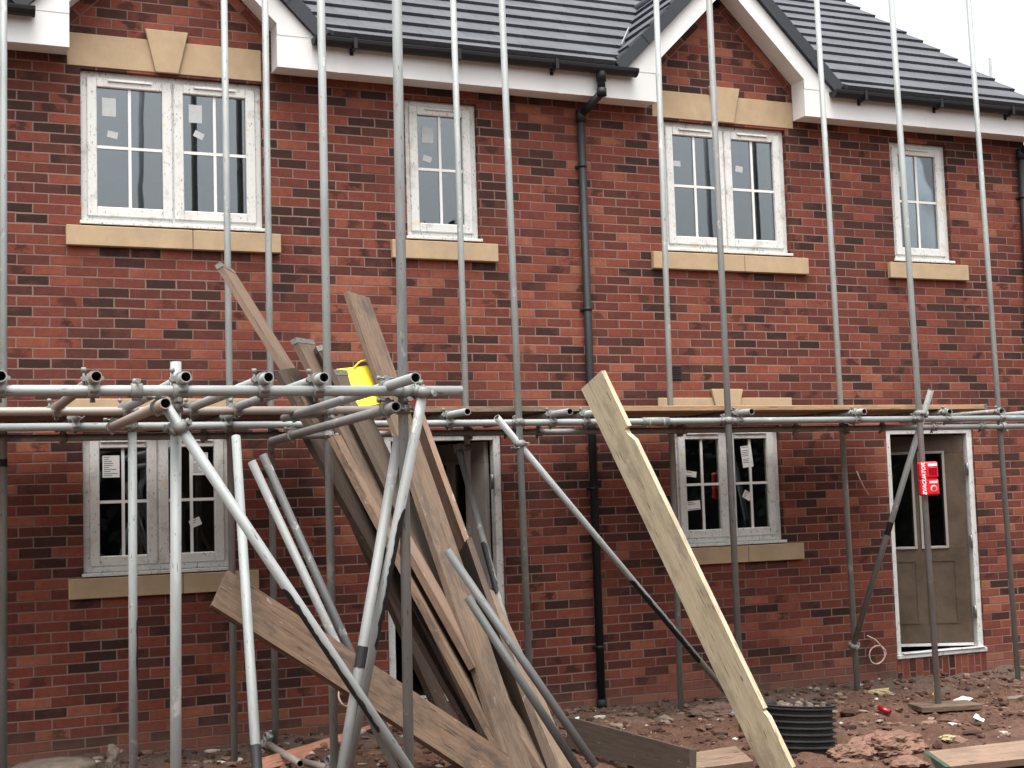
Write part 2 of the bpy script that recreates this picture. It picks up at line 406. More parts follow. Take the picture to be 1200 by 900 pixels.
def closest(P, Q, A, B):
    d1 = Q - P; d2 = B - A; r = P - A
    a, e, f = d1.dot(d1), d2.dot(d2), d2.dot(r); c = d1.dot(r); b = d1.dot(d2); den = a * e - b * b
    s = max(0, min(1, (b * f - c * e) / den)) if den > 1e-9 else 0
    t = max(0, min(1, (b * s + f) / e)); s = max(0, min(1, (b * t - c) / a))
    return P + d1 * s, A + d2 * t
def couple(parent, t1, t2, mat='fit'):
    a, b = closest(*t1, *t2)
    return obj('coupler', coupler_bm(a, t1[1] - t1[0], b, t2[1] - t2[0]), M[mat], parent)

# ------------------------------------------------------------------ ground
def gz(x, y):
    z = -2.735 + .035 * max(0, 1 + y / 1.2 if y > -1.2 else 0)
    if -2 < x < 12 and -9 < y < .5:
        p = V((x, y, 0))
        k = min(1, max(0, (y + 9) / 2))
        z += k * (.055 * noise.noise(p * 1.3) + .03 * noise.noise(p * 4.1 + V((5, 2, 0))) + .022 * noise.noise(p * 9) + .012 * noise.noise(p * 21))
        z += .10 * math.exp(-(((x - 5.0) / .28) ** 2 + ((y + 1.25) / .2) ** 2)) + .07 * math.exp(-(((x - 6.0) / .35) ** 2 + ((y + 2.4) / .3) ** 2))
        z += .06 * math.exp(-(((x - 4.1) / .8) ** 2 + ((y + .5) / .3) ** 2)) + .05 * math.exp(-(((x - 1.7) / .5) ** 2 + ((y + .3) / .25) ** 2))
    return z
def axis(lo, hi, step, far):
    a = [lo + i * step for i in range(int((hi - lo) / step) + 1)]
    s = step; x = a[-1]
    while x < far: s *= 1.5; x += s; a.append(x)
    s = step; x = a[0]; pre = []
    while x > -far: s *= 1.5; x -= s; pre.append(x)
    return pre[::-1] + a
bm = bmesh.new(); xs = axis(-1.2, 10.5, .042, 400); ys = axis(-5.2, .35, .042, 400)
grid = [[bm.verts.new((x, y, gz(x, y))) for x in xs] for y in ys]
for j in range(len(ys) - 1):
    for i in range(len(xs) - 1):
        bm.faces.new((grid[j][i], grid[j][i + 1], grid[j + 1][i + 1], grid[j + 1][i])).smooth = True
tag(obj('ground', bm, M['soil']), 'bare red brown clay soil strewn with rubble in front of the house', 'ground', kind='structure')

# ------------------------------------------------------------------ the house
HOUSE = thing('brick_house', 'new red brick terraced house with white windows, two gables and a dark tiled roof', 'house', (3.9, 0, -2.72))
GA, GC = 1.0, 5.82                                        # gable centres
OPEN = [(.335, 1.68, 1.138, 2.30), (2.845, 3.47, 1.138, 2.29), (5.215, 6.49, 1.138, 2.30), (7.655, 8.33, 1.138, 2.29),
        (.335, 1.40, -1.425, -.385), (5.215, 6.28, -1.425, -.385), (2.606, 3.60, -2.53, -.42), (7.44, 8.455, -2.53, -.42)]
X0, X1, ZB, ZT = -3.2, 9.30, -3.0, 2.45
bm = bmesh.new()
cx = sorted({X0, X1} | {v for o in OPEN for v in o[:2]} | {GA - 1.06, GA + 1.06, GC - 1.06, GC + 1.06}); cz = sorted({ZB, ZT} | {v for o in OPEN for v in o[2:]})
vg = {}
def gv(x, z):
    if (x, z) not in vg: vg[(x, z)] = bm.verts.new((x, 0, z))
    return vg[(x, z)]
for i in range(len(cx) - 1):
    for j in range(len(cz) - 1):
        mx, mz = (cx[i] + cx[i + 1]) / 2, (cz[j] + cz[j + 1]) / 2
        if any(o[0] < mx < o[1] and o[2] < mz < o[3] for o in OPEN): continue
        bm.faces.new((gv(cx[i], cz[j]), gv(cx[i + 1], cz[j]), gv(cx[i + 1], cz[j + 1]), gv(cx[i], cz[j + 1])))
for g in (GA, GC):
    pts = [v for k, v in sorted(vg.items()) if abs(k[1] - ZT) < 1e-6 and g - 1.0601 <= k[0] <= g + 1.0601]
    bm.faces.new(pts + [bm.verts.new((g, 0, ZT + 1.10))])
be = [e for e in bm.edges if len(e.link_faces) == 1]
r = bmesh.ops.extrude_edge_only(bm, edges=be)
for v in [q for q in r['geom'] if isinstance(q, bmesh.types.BMVert)]: v.co.y = .28
box(bm, X1 - .28, X1, .28, 7.0, ZB, 2.6)
box(bm, X0, X0 + .28, .28, 7.0, ZB, 2.6)
box(bm, X0 + .28, X1 - .28, 6.72, 7.0, ZB, 2.6)
obj('wall', bm, M['brick'], HOUSE)
b2 = bmesh.new(); box(b2, -.005, .215, 0, .05, -.51, .53)
obj('threshold_course', b2, M['brick'], HOUSE, Matrix.Translation(V((7.94, -.004, -2.538))) @ Matrix.Rotation(R_(90), 4, 'Y'))
# brick-on-edge courses following the gable slopes
for g in (GA, GC):
    for s in (-1, 1):
        W = Matrix.Translation(V((g + s * .80, -.003, 2.665))) @ Matrix.Rotation(s * R_(45), 4, 'Y')
        b2 = bmesh.new(); L = 1.12
        if s > 0: box(b2, -L, .06, 0, .05, -.0745, -.001)
        else: box(b2, -.06, L, 0, .05, -.0745, -.001)
        o = obj('verge_brick_course', b2, M['brick'], HOUSE, W)
# rooms behind the openings
bm = bmesh.new()
for z0, z1 in ((-2.62, -.25), (-.05, 2.44)):
    for x0, x1 in ((-2.9, 2.2), (2.22, 4.35), (4.40, 7.0), (7.02, 9.0)):
        box(bm, x0, x1, .281, 4.2, z0, z1)
# open each room's front face so the openings look into it
for f in [f for f in bm.faces if all(abs(v.co.y - .281) < 1e-4 for v in f.verts)]: bm.faces.remove(f)
obj('interior', bm, M['room'], HOUSE)

def sticker(parent, x, z, w, h, y, rot=0, prints=True):
    W = Matrix.Translation(V((x, y, z))) @ Matrix.Rotation(R_(rot), 4, 'Y')
    b = bmesh.new(); box(b, -w / 2, w / 2, -.0008, 0, -h / 2, h / 2)
    if prints:
        for k in range(int(h / .016)):
            zz = h / 2 - .012 - k * .015
            if random.random() < .7:
                x0 = -w / 2 + .01; x1 = x0 + (w - .02) * random.uniform(.3, 1)
                box(b, x0, x1, -.0013, -.0009, zz - .0025, zz + .0025, mi=1)
    return obj('sticker', b, [M['paper'] if prints else M['label'], M['print']], parent, W)

def window(x0, x1, z0, z1, sashes, marks, label=None):
    """pvc casement: outer frame, sashes with trickle vents, panes with glued glazing bars, cill"""
    b = bmesh.new(); fw = .058; Y0 = .045; Y1 = .11
    zc = z0 + .028
    box(b, x0 - .012, x1 + .018, -.018, Y1, z0 + .002, z0 + .026, .003)                              # cill nose
    box(b, x0, x0 + fw, Y0, Y1, zc, z1, .003); box(b, x1 - fw, x1, Y0, Y1, zc, z1, .003)
    box(b, x0 + fw, x1 - fw, Y0 + .001, Y1, z1 - fw, z1, .003); box(b, x0 + fw, x1 - fw, Y0 + .001, Y1, zc, zc + fw, .003)
    W = (x1 - x0 - 2 * fw); sw = W / sashes; panes = []
    if sashes == 2: box(b, x0 + fw + sw - .02, x0 + fw + sw + .02, Y0 + .002, Y1, zc + fw, z1 - fw, .002)
    for k in range(sashes):
        a = x0 + fw + k * sw - (.012 if k == 0 else -.006); c = x0 + fw + (k + 1) * sw + (.012 if k == sashes - 1 else -.006)
        lo, hi = zc + fw - .014, z1 - fw + .014; s = .072; ya, yb = Y0 - .016, Y0 + .04
        box(b, a, a + s, ya, yb, lo, hi, .006); box(b, c - s, c, ya, yb, lo, hi, .006)
        box(b, a + s, c - s, ya + .001, yb, hi - s, hi, .006); box(b, a + s, c - s, ya + .001, yb, lo, lo + s, .006)
        m = (a + c) / 2; box(b, m - .16 if sashes == 2 else m - .13, m + .16 if sashes == 2 else m + .13, ya - .012, ya + .001, hi - .030, hi - .012, .003)
        panes.append((a + s, c - s, lo + s, hi - s))
    wo = obj('window', b, M['upvc'], HOUSE)
    if label: wo['label'] = label
    b = bmesh.new(); box(b, x0 + .004, x1 - .004, .0, .09, z0 - .012, z0 + .0015); obj('shadow_strip', b, M['tape'], wo)  # dark strip standing in for the shadow gap below the cill
    for (a, c, lo, hi) in panes:
        b = bmesh.new(); box(b, a - .004, c + .004, Y0 + .012, Y0 + .016, lo - .004, hi + .004); obj('pane', b, M['glass'], wo)
        b = bmesh.new(); m, h = (a + c) / 2, (lo + hi) / 2
        box(b, m - .011, m + .011, Y0 + .003, Y0 + .0115, lo, hi); box(b, a, c, Y0 + .0035, Y0 + .0112, h - .011, h + .011)
        obj('glazing_bar', b, M['white'], wo)
    for (pi, fx, fz, w, h, rot) in marks:
        a, c, lo, hi = panes[pi]
        sticker(wo, a + (c - a) * fx, lo + (hi - lo) * fz, w, h, Y0 + .0028 if False else Y0 + .0108, rot, w > .08 and z0 < 0)
    return wo
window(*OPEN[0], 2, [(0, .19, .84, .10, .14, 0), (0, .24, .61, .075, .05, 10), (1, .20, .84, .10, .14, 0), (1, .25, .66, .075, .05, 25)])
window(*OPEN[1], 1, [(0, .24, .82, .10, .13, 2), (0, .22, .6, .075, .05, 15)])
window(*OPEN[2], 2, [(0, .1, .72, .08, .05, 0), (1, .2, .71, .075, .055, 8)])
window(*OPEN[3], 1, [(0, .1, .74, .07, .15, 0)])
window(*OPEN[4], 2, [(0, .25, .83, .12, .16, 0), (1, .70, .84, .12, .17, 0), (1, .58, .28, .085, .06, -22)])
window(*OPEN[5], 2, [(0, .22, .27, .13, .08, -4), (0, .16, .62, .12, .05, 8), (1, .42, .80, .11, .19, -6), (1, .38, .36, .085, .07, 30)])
# stone sills and lintels
def stone(name, x0, x1, z0, z1, y0=-.03, split=True):
    b = bmesh.new()
    if split:
        m = (x0 + x1) / 2 + .12
        box(b, x0, m - .002, y0, .1, z0, z1, .004); box(b, m + .002, x1, y0, .1, z0, z1, .004)
    else: box(b, x0, x1, y0, .1, z0, z1, .004)
    return obj(name, b, M['stone'], HOUSE)
for x0, x1, z0, z1, sp in ((.225, 1.803, .975, 1.122, 1), (2.70, 3.61, .975, 1.122, 0), (5.055, 6.65, .975, 1.122, 1), (7.56, 8.48, .975, 1.122, 0), (.23, 1.59, -1.575, -1.432, 1), (5.06, 6.455, -1.575, -1.432, 1)):
    stone('window_sill', x0, x1, z0, z1, -.045, sp)
for m, hw, z0, z1 in ((.96, .72, 2.318, 2.566), (5.85, .73, 2.318, 2.560), (.87, .67, -.375, -.142), (5.745, .68, -.375, -.142)):
    lo = stone('lintel', m - hw, m + hw, z0, z1, -.006, False)
    b = bmesh.new(); prism(b, [(m - .085, z0 - .002), (m + .085, z0 - .002), (m + .16, z1 + .075), (m - .16, z1 + .075)], -.03, .08)
    bmesh.ops.bevel(b, geom=b.edges[:], offset=.004, segments=1, affect='EDGES')
    obj('keystone', b, M['stone'], lo)

# doors
def door_frame(x0, x1, z0, z1):
    b = bmesh.new(); w = .062
    box(b, x0, x0 + w, .02, .10, z0 + .04, z1, .004); box(b, x1 - w, x1, .02, .10, z0 + .04, z1, .004); box(b, x0 + w, x1 - w, .021, .10, z1 - w, z1, .004)
    box(b, x0 - .01, x1 + .01, -.02, .14, z0, z0 + .04, .006)
    box(b, x0 + .05, x1 - .02, -.035, .02, z0 + .042, z0 + .052, .002)
    return obj('door_frame', b, M['upvc'], HOUSE)
f = door_frame(*OPEN[7]); f2 = door_frame(*OPEN[6])
def door_leaf(hx, hy, w, z0, z1, ang, mat, glaz, label):
    """local X runs from the hinge; ang in degrees about Z"""
    W = Matrix.Translation(V((hx, hy, 0))) @ Matrix.Rotation(R_(ang), 4, 'Z'); b = bmesh.new(); t = .044
    G = ((w * .23, w * .47), (w * .56, w * .80)); h0, h1 = z1 - 1.05, z1 - .17
    box(b, 0, w, 0, t, z0, h0, .003); box(b, 0, w, 0, t, h1, z1, .003)
    for a, c in ((0, G[0][0]), (G[0][1], G[1][0]), (G[1][1], w)): box(b, a, c, 0, t, h0, h1)
    for (a, c) in ((.12, w / 2 - .04), (w / 2 + .04, w - .12)):      # pressed panels
        for q0, q1, r0, r1 in ((a, a + .02, z0 + .2, h0 - .14), (c - .02, c, z0 + .2, h0 - .14), (a, c, z0 + .18, z0 + .2), (a, c, h0 - .14, h0 - .12)):
            box(b, q0, q1, -.006, t + .006, r0, r1)
    d = obj('door', b, mat, HOUSE, W); d['label'] = label
    for g0, g1 in G:
        b = bmesh.new(); s = .024
        for ya, yb in ((-.014, 0), (t, t + .014)):
            box(b, g0 - .02, g0 + s - .02, ya, yb, h0 - .02, h1 + .02, .003); box(b, g1 - s + .02, g1 + .02, ya, yb, h0 - .02, h1 + .02, .003)
            box(b, g0 + s - .02, g1 - s + .02, ya, yb, h1 - s + .02, h1 + .02, .003); box(b, g0 + s - .02, g1 - s + .02, ya, yb, h0 - .02, h0 + s - .02, .003)
        fr_ = obj('glazing_frame', b, M['film2'], d, W)  # white frame in a grey tone, its shade put into the colour
        b = bmesh.new(); box(b, g0, g1, .02, .024, h0, h1); obj('pane', b, M['glass'], d, W)
    b = bmesh.new(); box(b, .002, w, -.004, t + .004, z0 - .03, z0 - .004); obj('weather_bar', b, M['upvc'], d, W)
    return d, W
dR, WR = door_leaf(8.385, .085, .885, -2.44, -.49, 180 - 27, M['film'], True, 'beige film covered door with two narrow dark lights standing ajar')
for z in (-.82, -1.5, -2.16):
    b = bmesh.new(); box(b, 8.36, 8.392, .012, .03, z - .055, z + .055, .003); cyl(b, .011, z - .06, z + .06, 10, Matrix.Translation(V((8.376, .014, 0))))
    obj('hinge', b, M['hinge'], dR)
dL, WL = door_leaf(3.525, .10, .87, -2.44, -.49, 180 - 72, M['film2'], True, 'grey door swung wide open into the dark hall')
for z in (-.82, -2.1):
    b = bmesh.new(); box(b, 3.50, 3.535, .012, .03, z - .055, z + .055, .003); cyl(b, .011, z - .06, z + .06, 10, Matrix.Translation(V((3.518, .014, 0))))
    obj('hinge', b, M['hinge'], dL)
# airbrick vent
b = bmesh.new(); xv, zv = 5.245, .075
box(b, xv - .065, xv + .065, -.004, .03, zv - .066, zv + .066, .003)
for k in range(6): box(b, xv - .055, xv + .055, -.014, -.003, zv - .055 + k * .02, zv - .045 + k * .02)
obj('air_vent', b, M['vent'], HOUSE)

# eaves boxes
YF = -.20; ZF = 2.39
SLO = 1.0
for x0, x1 in ((X0 - .1, GA - .76), (GA + .76, GC - .76), (GC + .76, X1 + .06)):
    b = bmesh.new(); gaps = (x0 <= X0, x1 >= X1)
    box(b, x0, x1, YF + .012, -.004, ZF, ZF + .012)                   # soffit
    xa = x0 if gaps[0] else x0; xb = x1
    box(b, xa, xb, YF, YF + .012, ZF - .004, 2.69, .002)
    k = math.ceil(xa / 1.9)
    while k * 1.9 < xb:                                               # joint trims between lengths
        if xa + .1 < k * 1.9 + .35 < xb - .1: box(b, k * 1.9 + .33, k * 1.9 + .37, YF - .002, YF + .001, ZF - .006, 2.63)
        k += 1
    obj('fascia', b, M['white'], HOUSE)
for g in (GA, GC):
    b = bmesh.new(); ap_in = 2.725 + .76; out0 = 3.698
    for s in (-1, 1):
        # white bargeboard with its triangular box end
        poly = [(g + s * .76, 2.637), (g + s * .76, 2.725), (g, ap_in), (g, out0), (g + s * 1.062, 2.637)]
        prism(b, poly, YF - .003, YF + .010)
        # return soffits: under the slope and the vertical cheek
        a, c = V((g + s * .76, 0, 2.725)), V((g, 0, ap_in))
        for q0, q1 in (((a.x, a.z), (c.x, c.z)),):
            vs = [b.verts.new(p) for p in ((q0[0], YF + .0105, q0[1]), (q1[0], YF + .0105, q1[1]), (q1[0], -.002, q1[1]), (q0[0], -.002, q0[1]))]
            vt = [b.verts.new(v.co + V((0, 0, .02))) for v in vs]
            b.faces.new(vs); b.faces.new(vt[::-1])
            for i in range(4): b.faces.new((vs[i], vt[i], vt[(i + 1) % 4], vs[(i + 1) % 4]))
        xa, xb = sorted((g + s * .762, g + s * .774)); box(b, xa, xb, YF + .0125, -.003, ZF + .0125, 2.73)
    obj('bargeboard', b, M['white'], HOUSE)
    for s in (-1, 1):
        # dark dry-verge units stepping up the slope
        n = 4; L = 1.50; dx, dz = -s * .7071, .7071
        b = bmesh.new()
        for k in range(n + 1):
            a = -.02 + k * L / n * .985; c = min(a + L / n + .02, 1.512)
            if c <= a: break
            o0 = V((g + s * 1.075, 0, 2.628)); up = V((s * .7071, 0, .7071)); al = V((dx, 0, dz)); q = .004 * (k % 2)
            for lo, hi, ya, yb in ((0, .105, YF - .04 - q, YF - .005), (.088, .108, YF - .005, -.05)):
                p = [o0 + al * a + up * lo, o0 + al * c + up * lo, o0 + al * c + up * (hi - q * .5), o0 + al * a + up * (hi + .006)]
                if k == n: p[1].x = p[2].x = g
                prism(b, [(v.x, v.z) for v in p], ya, yb)
        obj('verge_trim', b, M['verge'], HOUSE)

# roof
PT = R_(35); YE, ZE = -.27, 2.655; GAU = .32
def rp(x, s, h): return V((x, YE + s * math.cos(PT) - h * math.sin(PT), ZE + s * math.sin(PT) + h * math.cos(PT)))
ZR = 3.845; XV = X1 + .05
def hw(s):                                              # half width of a gable roof where it meets the main slope at s
    return max(0, ZR - (ZE + s * math.sin(PT)) - .0)
b = bmesh.new(); NC = 15; EXP0 = .18
def course(s0, s1, xl0, xl1, xr0, xr1):
    lip, ov = .034, .03
    p = [rp(xl0, s0, lip), rp(xr0, s0, lip), rp(xr1, s1 + ov, .004), rp(xl1, s1 + ov, .004)]
    q = [rp(xl0, s0, -.004), rp(xr0, s0, -.004), rp(xr1, s1 + ov, -.006), rp(xl1, s1 + ov, -.006)]
    a = [b.verts.new(v) for v in p]; c = [b.verts.new(v) for v in q]
    b.faces.new(a); b.faces.new(c[::-1])
    for i in range(4): b.faces.new((a[i], c[i], c[(i + 1) % 4], a[(i + 1) % 4]))
ss = [0, EXP0] + [EXP0 + GAU * k for k in range(1, NC)]
for s0, s1 in zip(ss[:-1], ss[1:]):
    h0, h1 = hw(s0), hw(s1 + .03)
    if h0 <= 0.01: course(s0, s1, X0 - .1, X0 - .1, XV, XV); continue
    course(s0, s1, X0 - .1, X0 - .1, GA - h0, GA - h1); course(s0, s1, GA + h0, GA + h1, GC - h0, GC - h1); course(s0, s1, GC + h0, GC + h1, XV, XV)
SR = ss[-1]
top = rp(0, SR, 0)
v = [b.verts.new(p) for p in (V((X0 - .1, top.y, top.z)), V((XV, top.y, top.z)), V((XV, 7.3, 2.55)), V((X0 - .1, 7.3, 2.55)))]
b.faces.new(v)
for x in (X0 + .02, X1 - .02):                            # gable end infill
    b.faces.new([b.verts.new(p) for p in (V((x, .2, 2.55)), V((x, top.y, top.z - .05)), V((x, 7.0, 2.55)))])
# small gable roofs, tiled in courses, running back into the main slope
for g in (GA, GC):
    sl = [0, .16] + [.16 + .30 * k for k in range(1, 7)]; Ltot = (ZR - 2.72) / math.sin(R_(45))
    for s in (-1, 1):
        def gp(t, y, h): return V((g + s * ((ZR - 2.72) - t * .7071 + h * .7071), y, 2.72 + t * .7071 + h * .7071))
        for t0, t1 in zip(sl[:-1], sl[1:]):
            if t0 > Ltot: break
            t1 = min(t1, Ltot); yb = lambda t: YE + max(0.02, (2.72 + t * .7071 - ZE) / math.tan(PT)) + .06
            p = [gp(t0, YF - .02, .03), gp(t1, YF - .02, .003), gp(t1, yb(t1), .003), gp(t0, yb(t0), .03)]
            q = [gp(t0, YF - .02, -.006), gp(t1, YF - .02, -.01), gp(t1, yb(t1), -.01), gp(t0, yb(t0), -.006)]
            a = [b.verts.new(w) for w in p]; c = [b.verts.new(w) for w in q]
            b.faces.new(a); b.faces.new(c[::-1])
            for i in range(4): b.faces.new((a[i], c[i], c[(i + 1) % 4], a[(i + 1) % 4]))
ROOF = obj('roof', b, M['tile'], HOUSE)
for g in (GA, GC):                                         # ridge caps on the little gables and pale valley trims
    b = bmesh.new()
    for k in range(4):
        m = frame_along(V((g, YF - .04 + k * .42, ZR - .03 + .004 * (k % 2))), V((g, YF + .40 + k * .42, ZR - .03 + .004 * (k % 2)))); cyl(b, .075, 0, .44, 14, m)
    obj('ridge_tile', b, M['verge'], ROOF)
    for s in (-1, 1):
        p0 = rp(g + s * hw(.42), .42, .05); p1 = rp(g + s * hw(1.02), 1.02, .05)
        b = bmesh.new(); m = frame_along(p0, p1); L = (p1 - p0).length; box(b, -.006, .006, -.02, .022, 0, L, .002)
        for v_ in b.verts: v_.co = m @ v_.co
        obj('valley_trim', b, M['lead'], ROOF)
# gutters, brackets, downpipes
for x0, x1 in ((X0 - .1, GA - 1.0), (GA + 1.03, GC - .985), (GC + 1.03, X1 + .06)):
    b = bmesh.new(); prof = []
    for k in range(9):
        an = math.pi + math.pi * k / 8; prof.append((math.cos(an) * .056, math.sin(an) * .056))
    ringo = [(-.056, .006)] + prof + [(.056, .006), (.050, .006)] + [(a * .9, c * .9) for a, c in prof[::-1]] + [(-.050, .006)]
    A = [b.verts.new((x0, YF - .062 + u, 2.622 + w)) for u, w in ringo]; B = [b.verts.new((x1, YF - .062 + u, 2.622 + w)) for u, w in ringo]
    for i in range(len(ringo)):
        j = (i + 1) % len(ringo); b.faces.new((A[i], A[j], B[j], B[i]))
    for xe in (x0, x1):                                    # stop ends
        c = [b.verts.new((xe, YF - .062 + u * 1.08, 2.622 + w * 1.08)) for u, w in prof]; d = [b.verts.new((xe + (.018 if xe == x0 else -.018), v_.co.y, v_.co.z)) for v_ in c]
        b.faces.new(c); b.faces.new(d[::-1])
        for i in range(len(c) - 1): b.faces.new((c[i], c[i + 1], d[i + 1], d[i]))
    go = obj('gutter', b, M['black'], HOUSE)
    x = x0 + .32
    while x < x1 - .05:
        b = bmesh.new(); box(b, x - .014, x + .014, YF - .125, YF - .001, 2.552, 2.565, .002); box(b, x - .014, x + .014, YF - .012, YF - .001, 2.53, 2.62); box(b, x - .014, x + .014, YF - .127, YF - .118, 2.552, 2.635)
        obj('gutter_bracket', b, M['black'], go); x += .86
def downpipe(x, xo):
    b = bmesh.new(); r = .034; yp = -.052
    pts = [V((xo, YF - .062, 2.60)), V((xo, YF - .062, 2.44)), V((xo, YF - .06, 2.40)), V((x, yp, 2.26)), V((x, yp, 2.22)), V((x, yp, -2.70))]
    for p, q in zip(pts[:-1], pts[1:]): cyl(b, r, 0, (q - p).length, 18, frame_along(p, q))
    for p, q in ((V((xo, YF - .062, 2.60)), V((xo, YF - .062, 2.50))), (V((xo, YF - .062, 2.44)), V((xo, YF - .062, 2.375))), (V((x, yp, 2.30)), V((x, yp, 2.20))), (V((x, yp, -2.62)), V((x, yp, -2.70)))): cyl(b, r + .008, 0, (q - p).length, 18, frame_along(p, q))
    d = obj('downpipe', b, M['black'], HOUSE)
    for z in (1.82, .6, -.9, -2.2):
        b = bmesh.new(); cyl(b, r + .003, z - .014, z + .014, 16, Matrix.Translation(V((x, yp, 0)))); box(b, x - .05, x + .05, -.018, -.001, z - .012, z + .012, .003); obj('pipe_clip', b, M['black'], d)
    return d
downpipe(4.40, 4.50); downpipe(9.20, 9.27)

# ------------------------------------------------------------------ scaffolding
ZL = -.415; ZTN = ZL + .049
SCAF = thing('scaffold', 'long galvanised tube scaffold with two rows of poles standing along the brick wall', 'scaffold', (4.5, -1.0, -2.72))
BAY = thing('loading_bay', 'scaffold loading bay of heavier tubes projecting towards the viewer at left', 'scaffold', (1.0, -3.3, -2.72))
STD = {}
def standard(key, parent, p1, p2, Y, mat='steel', ztop=4.6, zbot=None):
    a = at(*p1, Y); c = at(*p2, Y); d = (c - a)
    Pz = lambda z: a + d * ((z - a.z) / d.z)
    base = Pz(-2.72); zb = gz(base.x, base.y) - .015 if zbot is None else zbot
    P, Q = Pz(zb), Pz(ztop)
    o = tube('standard', P, Q, M[mat], parent); STD[key] = (P, Q, o); return o
standard('A', SCAF, (4, 0), (4, 890), -.57)
standard('B', SCAF, (262.5, 0), (275, 890), -.57)
standard('C', SCAF, (310.5, 0), (323, 870), -.42)
standard('F', SCAF, (531, 0), (551, 640), -.5)
standard('G', SCAF, (588, 0), (620, 783), -1.44)
standard('H', SCAF, (769, 0), (797, 800), -.42)
standard('I', SCAF, (831, 0), (866, 770), -1.44, 'steeldark')
standard('J', SCAF, (957, 0), (1005, 812), -.5)
standard('K', SCAF, (1044.5, 0), (1100, 828), -1.44)
standard('L', SCAF, (1135, 0), (1193, 795), -.5)
standard('D', BAY, (376, 0), (391.5, 890), -2.45)
standard('E', BAY, (465, 0), (479, 890), -4.2, 'steel')
standard('P1', BAY, (155, 497), (156.5, 895), -2.45, ztop=-.36)
standard('P2', BAY, (206, 445), (206, 895), -4.2, ztop=-.30)
LED = {}
def run(key, name, P, Q, mat, parent, on=()):
    o = tube(name, P, Q, M[mat], parent); LED[key] = (P, Q, o)
    for k in on:
        ps = STD[k]; couple(ps[2], (ps[0], ps[1]), (P, Q))
    return o
O = 2 * TR + .004
run('mo', 'ledger', V((-1.6, -1.44 + O, ZL - .008)), V((9.9, -1.44 + O, ZL - .008)), 'steel', SCAF, 'GIK')
run('mi', 'ledger', V((-1.6, -.5 - O, ZL - .035)), V((9.9, -.5 - O, ZL - .035)), 'steeldark', SCAF, 'ABCFHJL')
pe = at(541, 462.5, -4.2 - O)
run('bo', 'ledger', V((-1.8, -4.2 - O, ZL - .018)), V((pe.x, -4.2 - O, ZL - .018)), 'steel', BAY, ('P2', 'E'))
pe = at(455, 482, -2.45 - O)
run('bi', 'ledger', V((-1.8, -2.45 - O, ZL + .012)), V((pe.x, -2.45 - O, ZL + .012)), 'steelmud', BAY, ('P1', 'D'))
def transom(px, py, yb, parent, led, mat='steel', z=ZTN, skew=0.):
    e = atz(px, py, z); q = V((e.x + skew, yb, z))
    o = tube('transom', e, q, M[mat], parent)
    for k in led:
        P, Q, lo = LED[k]; couple(o, (e, q), (P, Q))
    return o, e, q
for px, mt in ((548, 'steel'), (668, 'steeldark'), (707, 'steel'), (881, 'steeldark'), (1013, 'steel'), (1113, 'steel'), (1172, 'steeldark'), (1226, 'steel')):
    transom(px, 482.3, -.1, SCAF, ('mo', 'mi'), mt)
for x in (-1.0, .15, 1.1, 1.9):
    e, q = V((x, -1.75, ZTN)), V((x, -.1, ZTN)); o = tube('transom', e, q, M['steeldark'], SCAF)
    for k in ('mo', 'mi'): couple(o, (e, q), LED[k][:2])
zt = ZL + .034
for px, py, yb, mt in ((1, 447, -2.2, 'steel'), (113, 445.5, -2.25, 'steelmud'), (218, 447, -2.3, 'steel'), (315, 449, -2.2, 'steel'), (380, 450.5, -2.15, 'steel')):
    e = at(px, py, -4.2 - O - .11); e.z = zt; q = V((e.x, yb, zt)); o = tube('transom', e, q, M[mt], BAY)
    for k in ('bo', 'bi'): couple(o, (e, q), LED[k][:2])
# upper and lower tubes tying the bay's poles together front to back
e, q = at(487, 442.5, -4.62), at(333, 490, -2.2); o = tube('transom', e, q, M['steel'], BAY)
for k in 'ED': couple(STD[k][2], STD[k][:2], (e, q))
e, q = at(464, 476.5, -4.33), at(318, 517, -1.95); o = tube('transom', e, q, M['steeldark'], BAY)
couple(STD['D'][2], STD['D'][:2], (e, q)); couple(STD['E'][2], STD['E'][:2], (e, q))
e, q = at(194, 472.5, -4.42), at(128, 502, -2.3); o = tube('transom', e, q, M['steelmud'], BAY)
for k in ('P1', 'P2'): couple(STD[k][2], STD[k][:2], (e, q))
# braces
def brace(p, Yp, q, Yq, parent, mat, on=(), to_ground=False):
    P, Q = at(*p, Yp), at(*q, Yq)
    if to_ground:
        d = Q - P; Q = P + d * ((gz(Q.x, Q.y) - P.z) / d.z)
    o = tube('brace', P, Q, M[mat], parent)
    for k in on: couple(o, (P, Q), STD[k][:2])
    return o, P, Q
o, P, Q = brace((195, 477), -4.30, (478, 900), -4.28, BAY, 'steel', ('P2',), True)
band_on(o, P, Q, .36, .66, side=(-.75, -.35, -.55), half=58, name='paint_stripe')
o, P, Q = brace((497, 455), -4.32, (408, 900), -4.05, BAY, 'steeldark', (), True)
couple(o, (P, Q), LED['bo'][:2]); band_on(o, P, Q, .24, .52, side=(.9, -.4, 0), half=80, name='paint_stripe')
o, P, Q = brace((467, 512), -4.13, (401, 900), -4.3, BAY, 'steeldark', (), True)
band_on(o, P, Q, .46, .505); o, P, Q = brace((582, 489), -1.50, (860, 822), -.62, SCAF, 'steel', ('G',), True)
band_on(o, P, Q, .52, .82, side=(-.6, -.4, -.6), half=75, name='paint_stripe')
o, P, Q = brace((1091, 457), -1.51, (1000, 757), -.56, SCAF, 'steeldark', ('K', 'J')); band_on(o, P, Q, .50, .55)
o, P, Q = brace((537, 525), -.56, (602, 765), -1.36, SCAF, 'steeldark', ('F',), True); band_on(o, P, Q, .33, .50, side=(-.8, -.6, 0), half=80, name='paint_stripe')
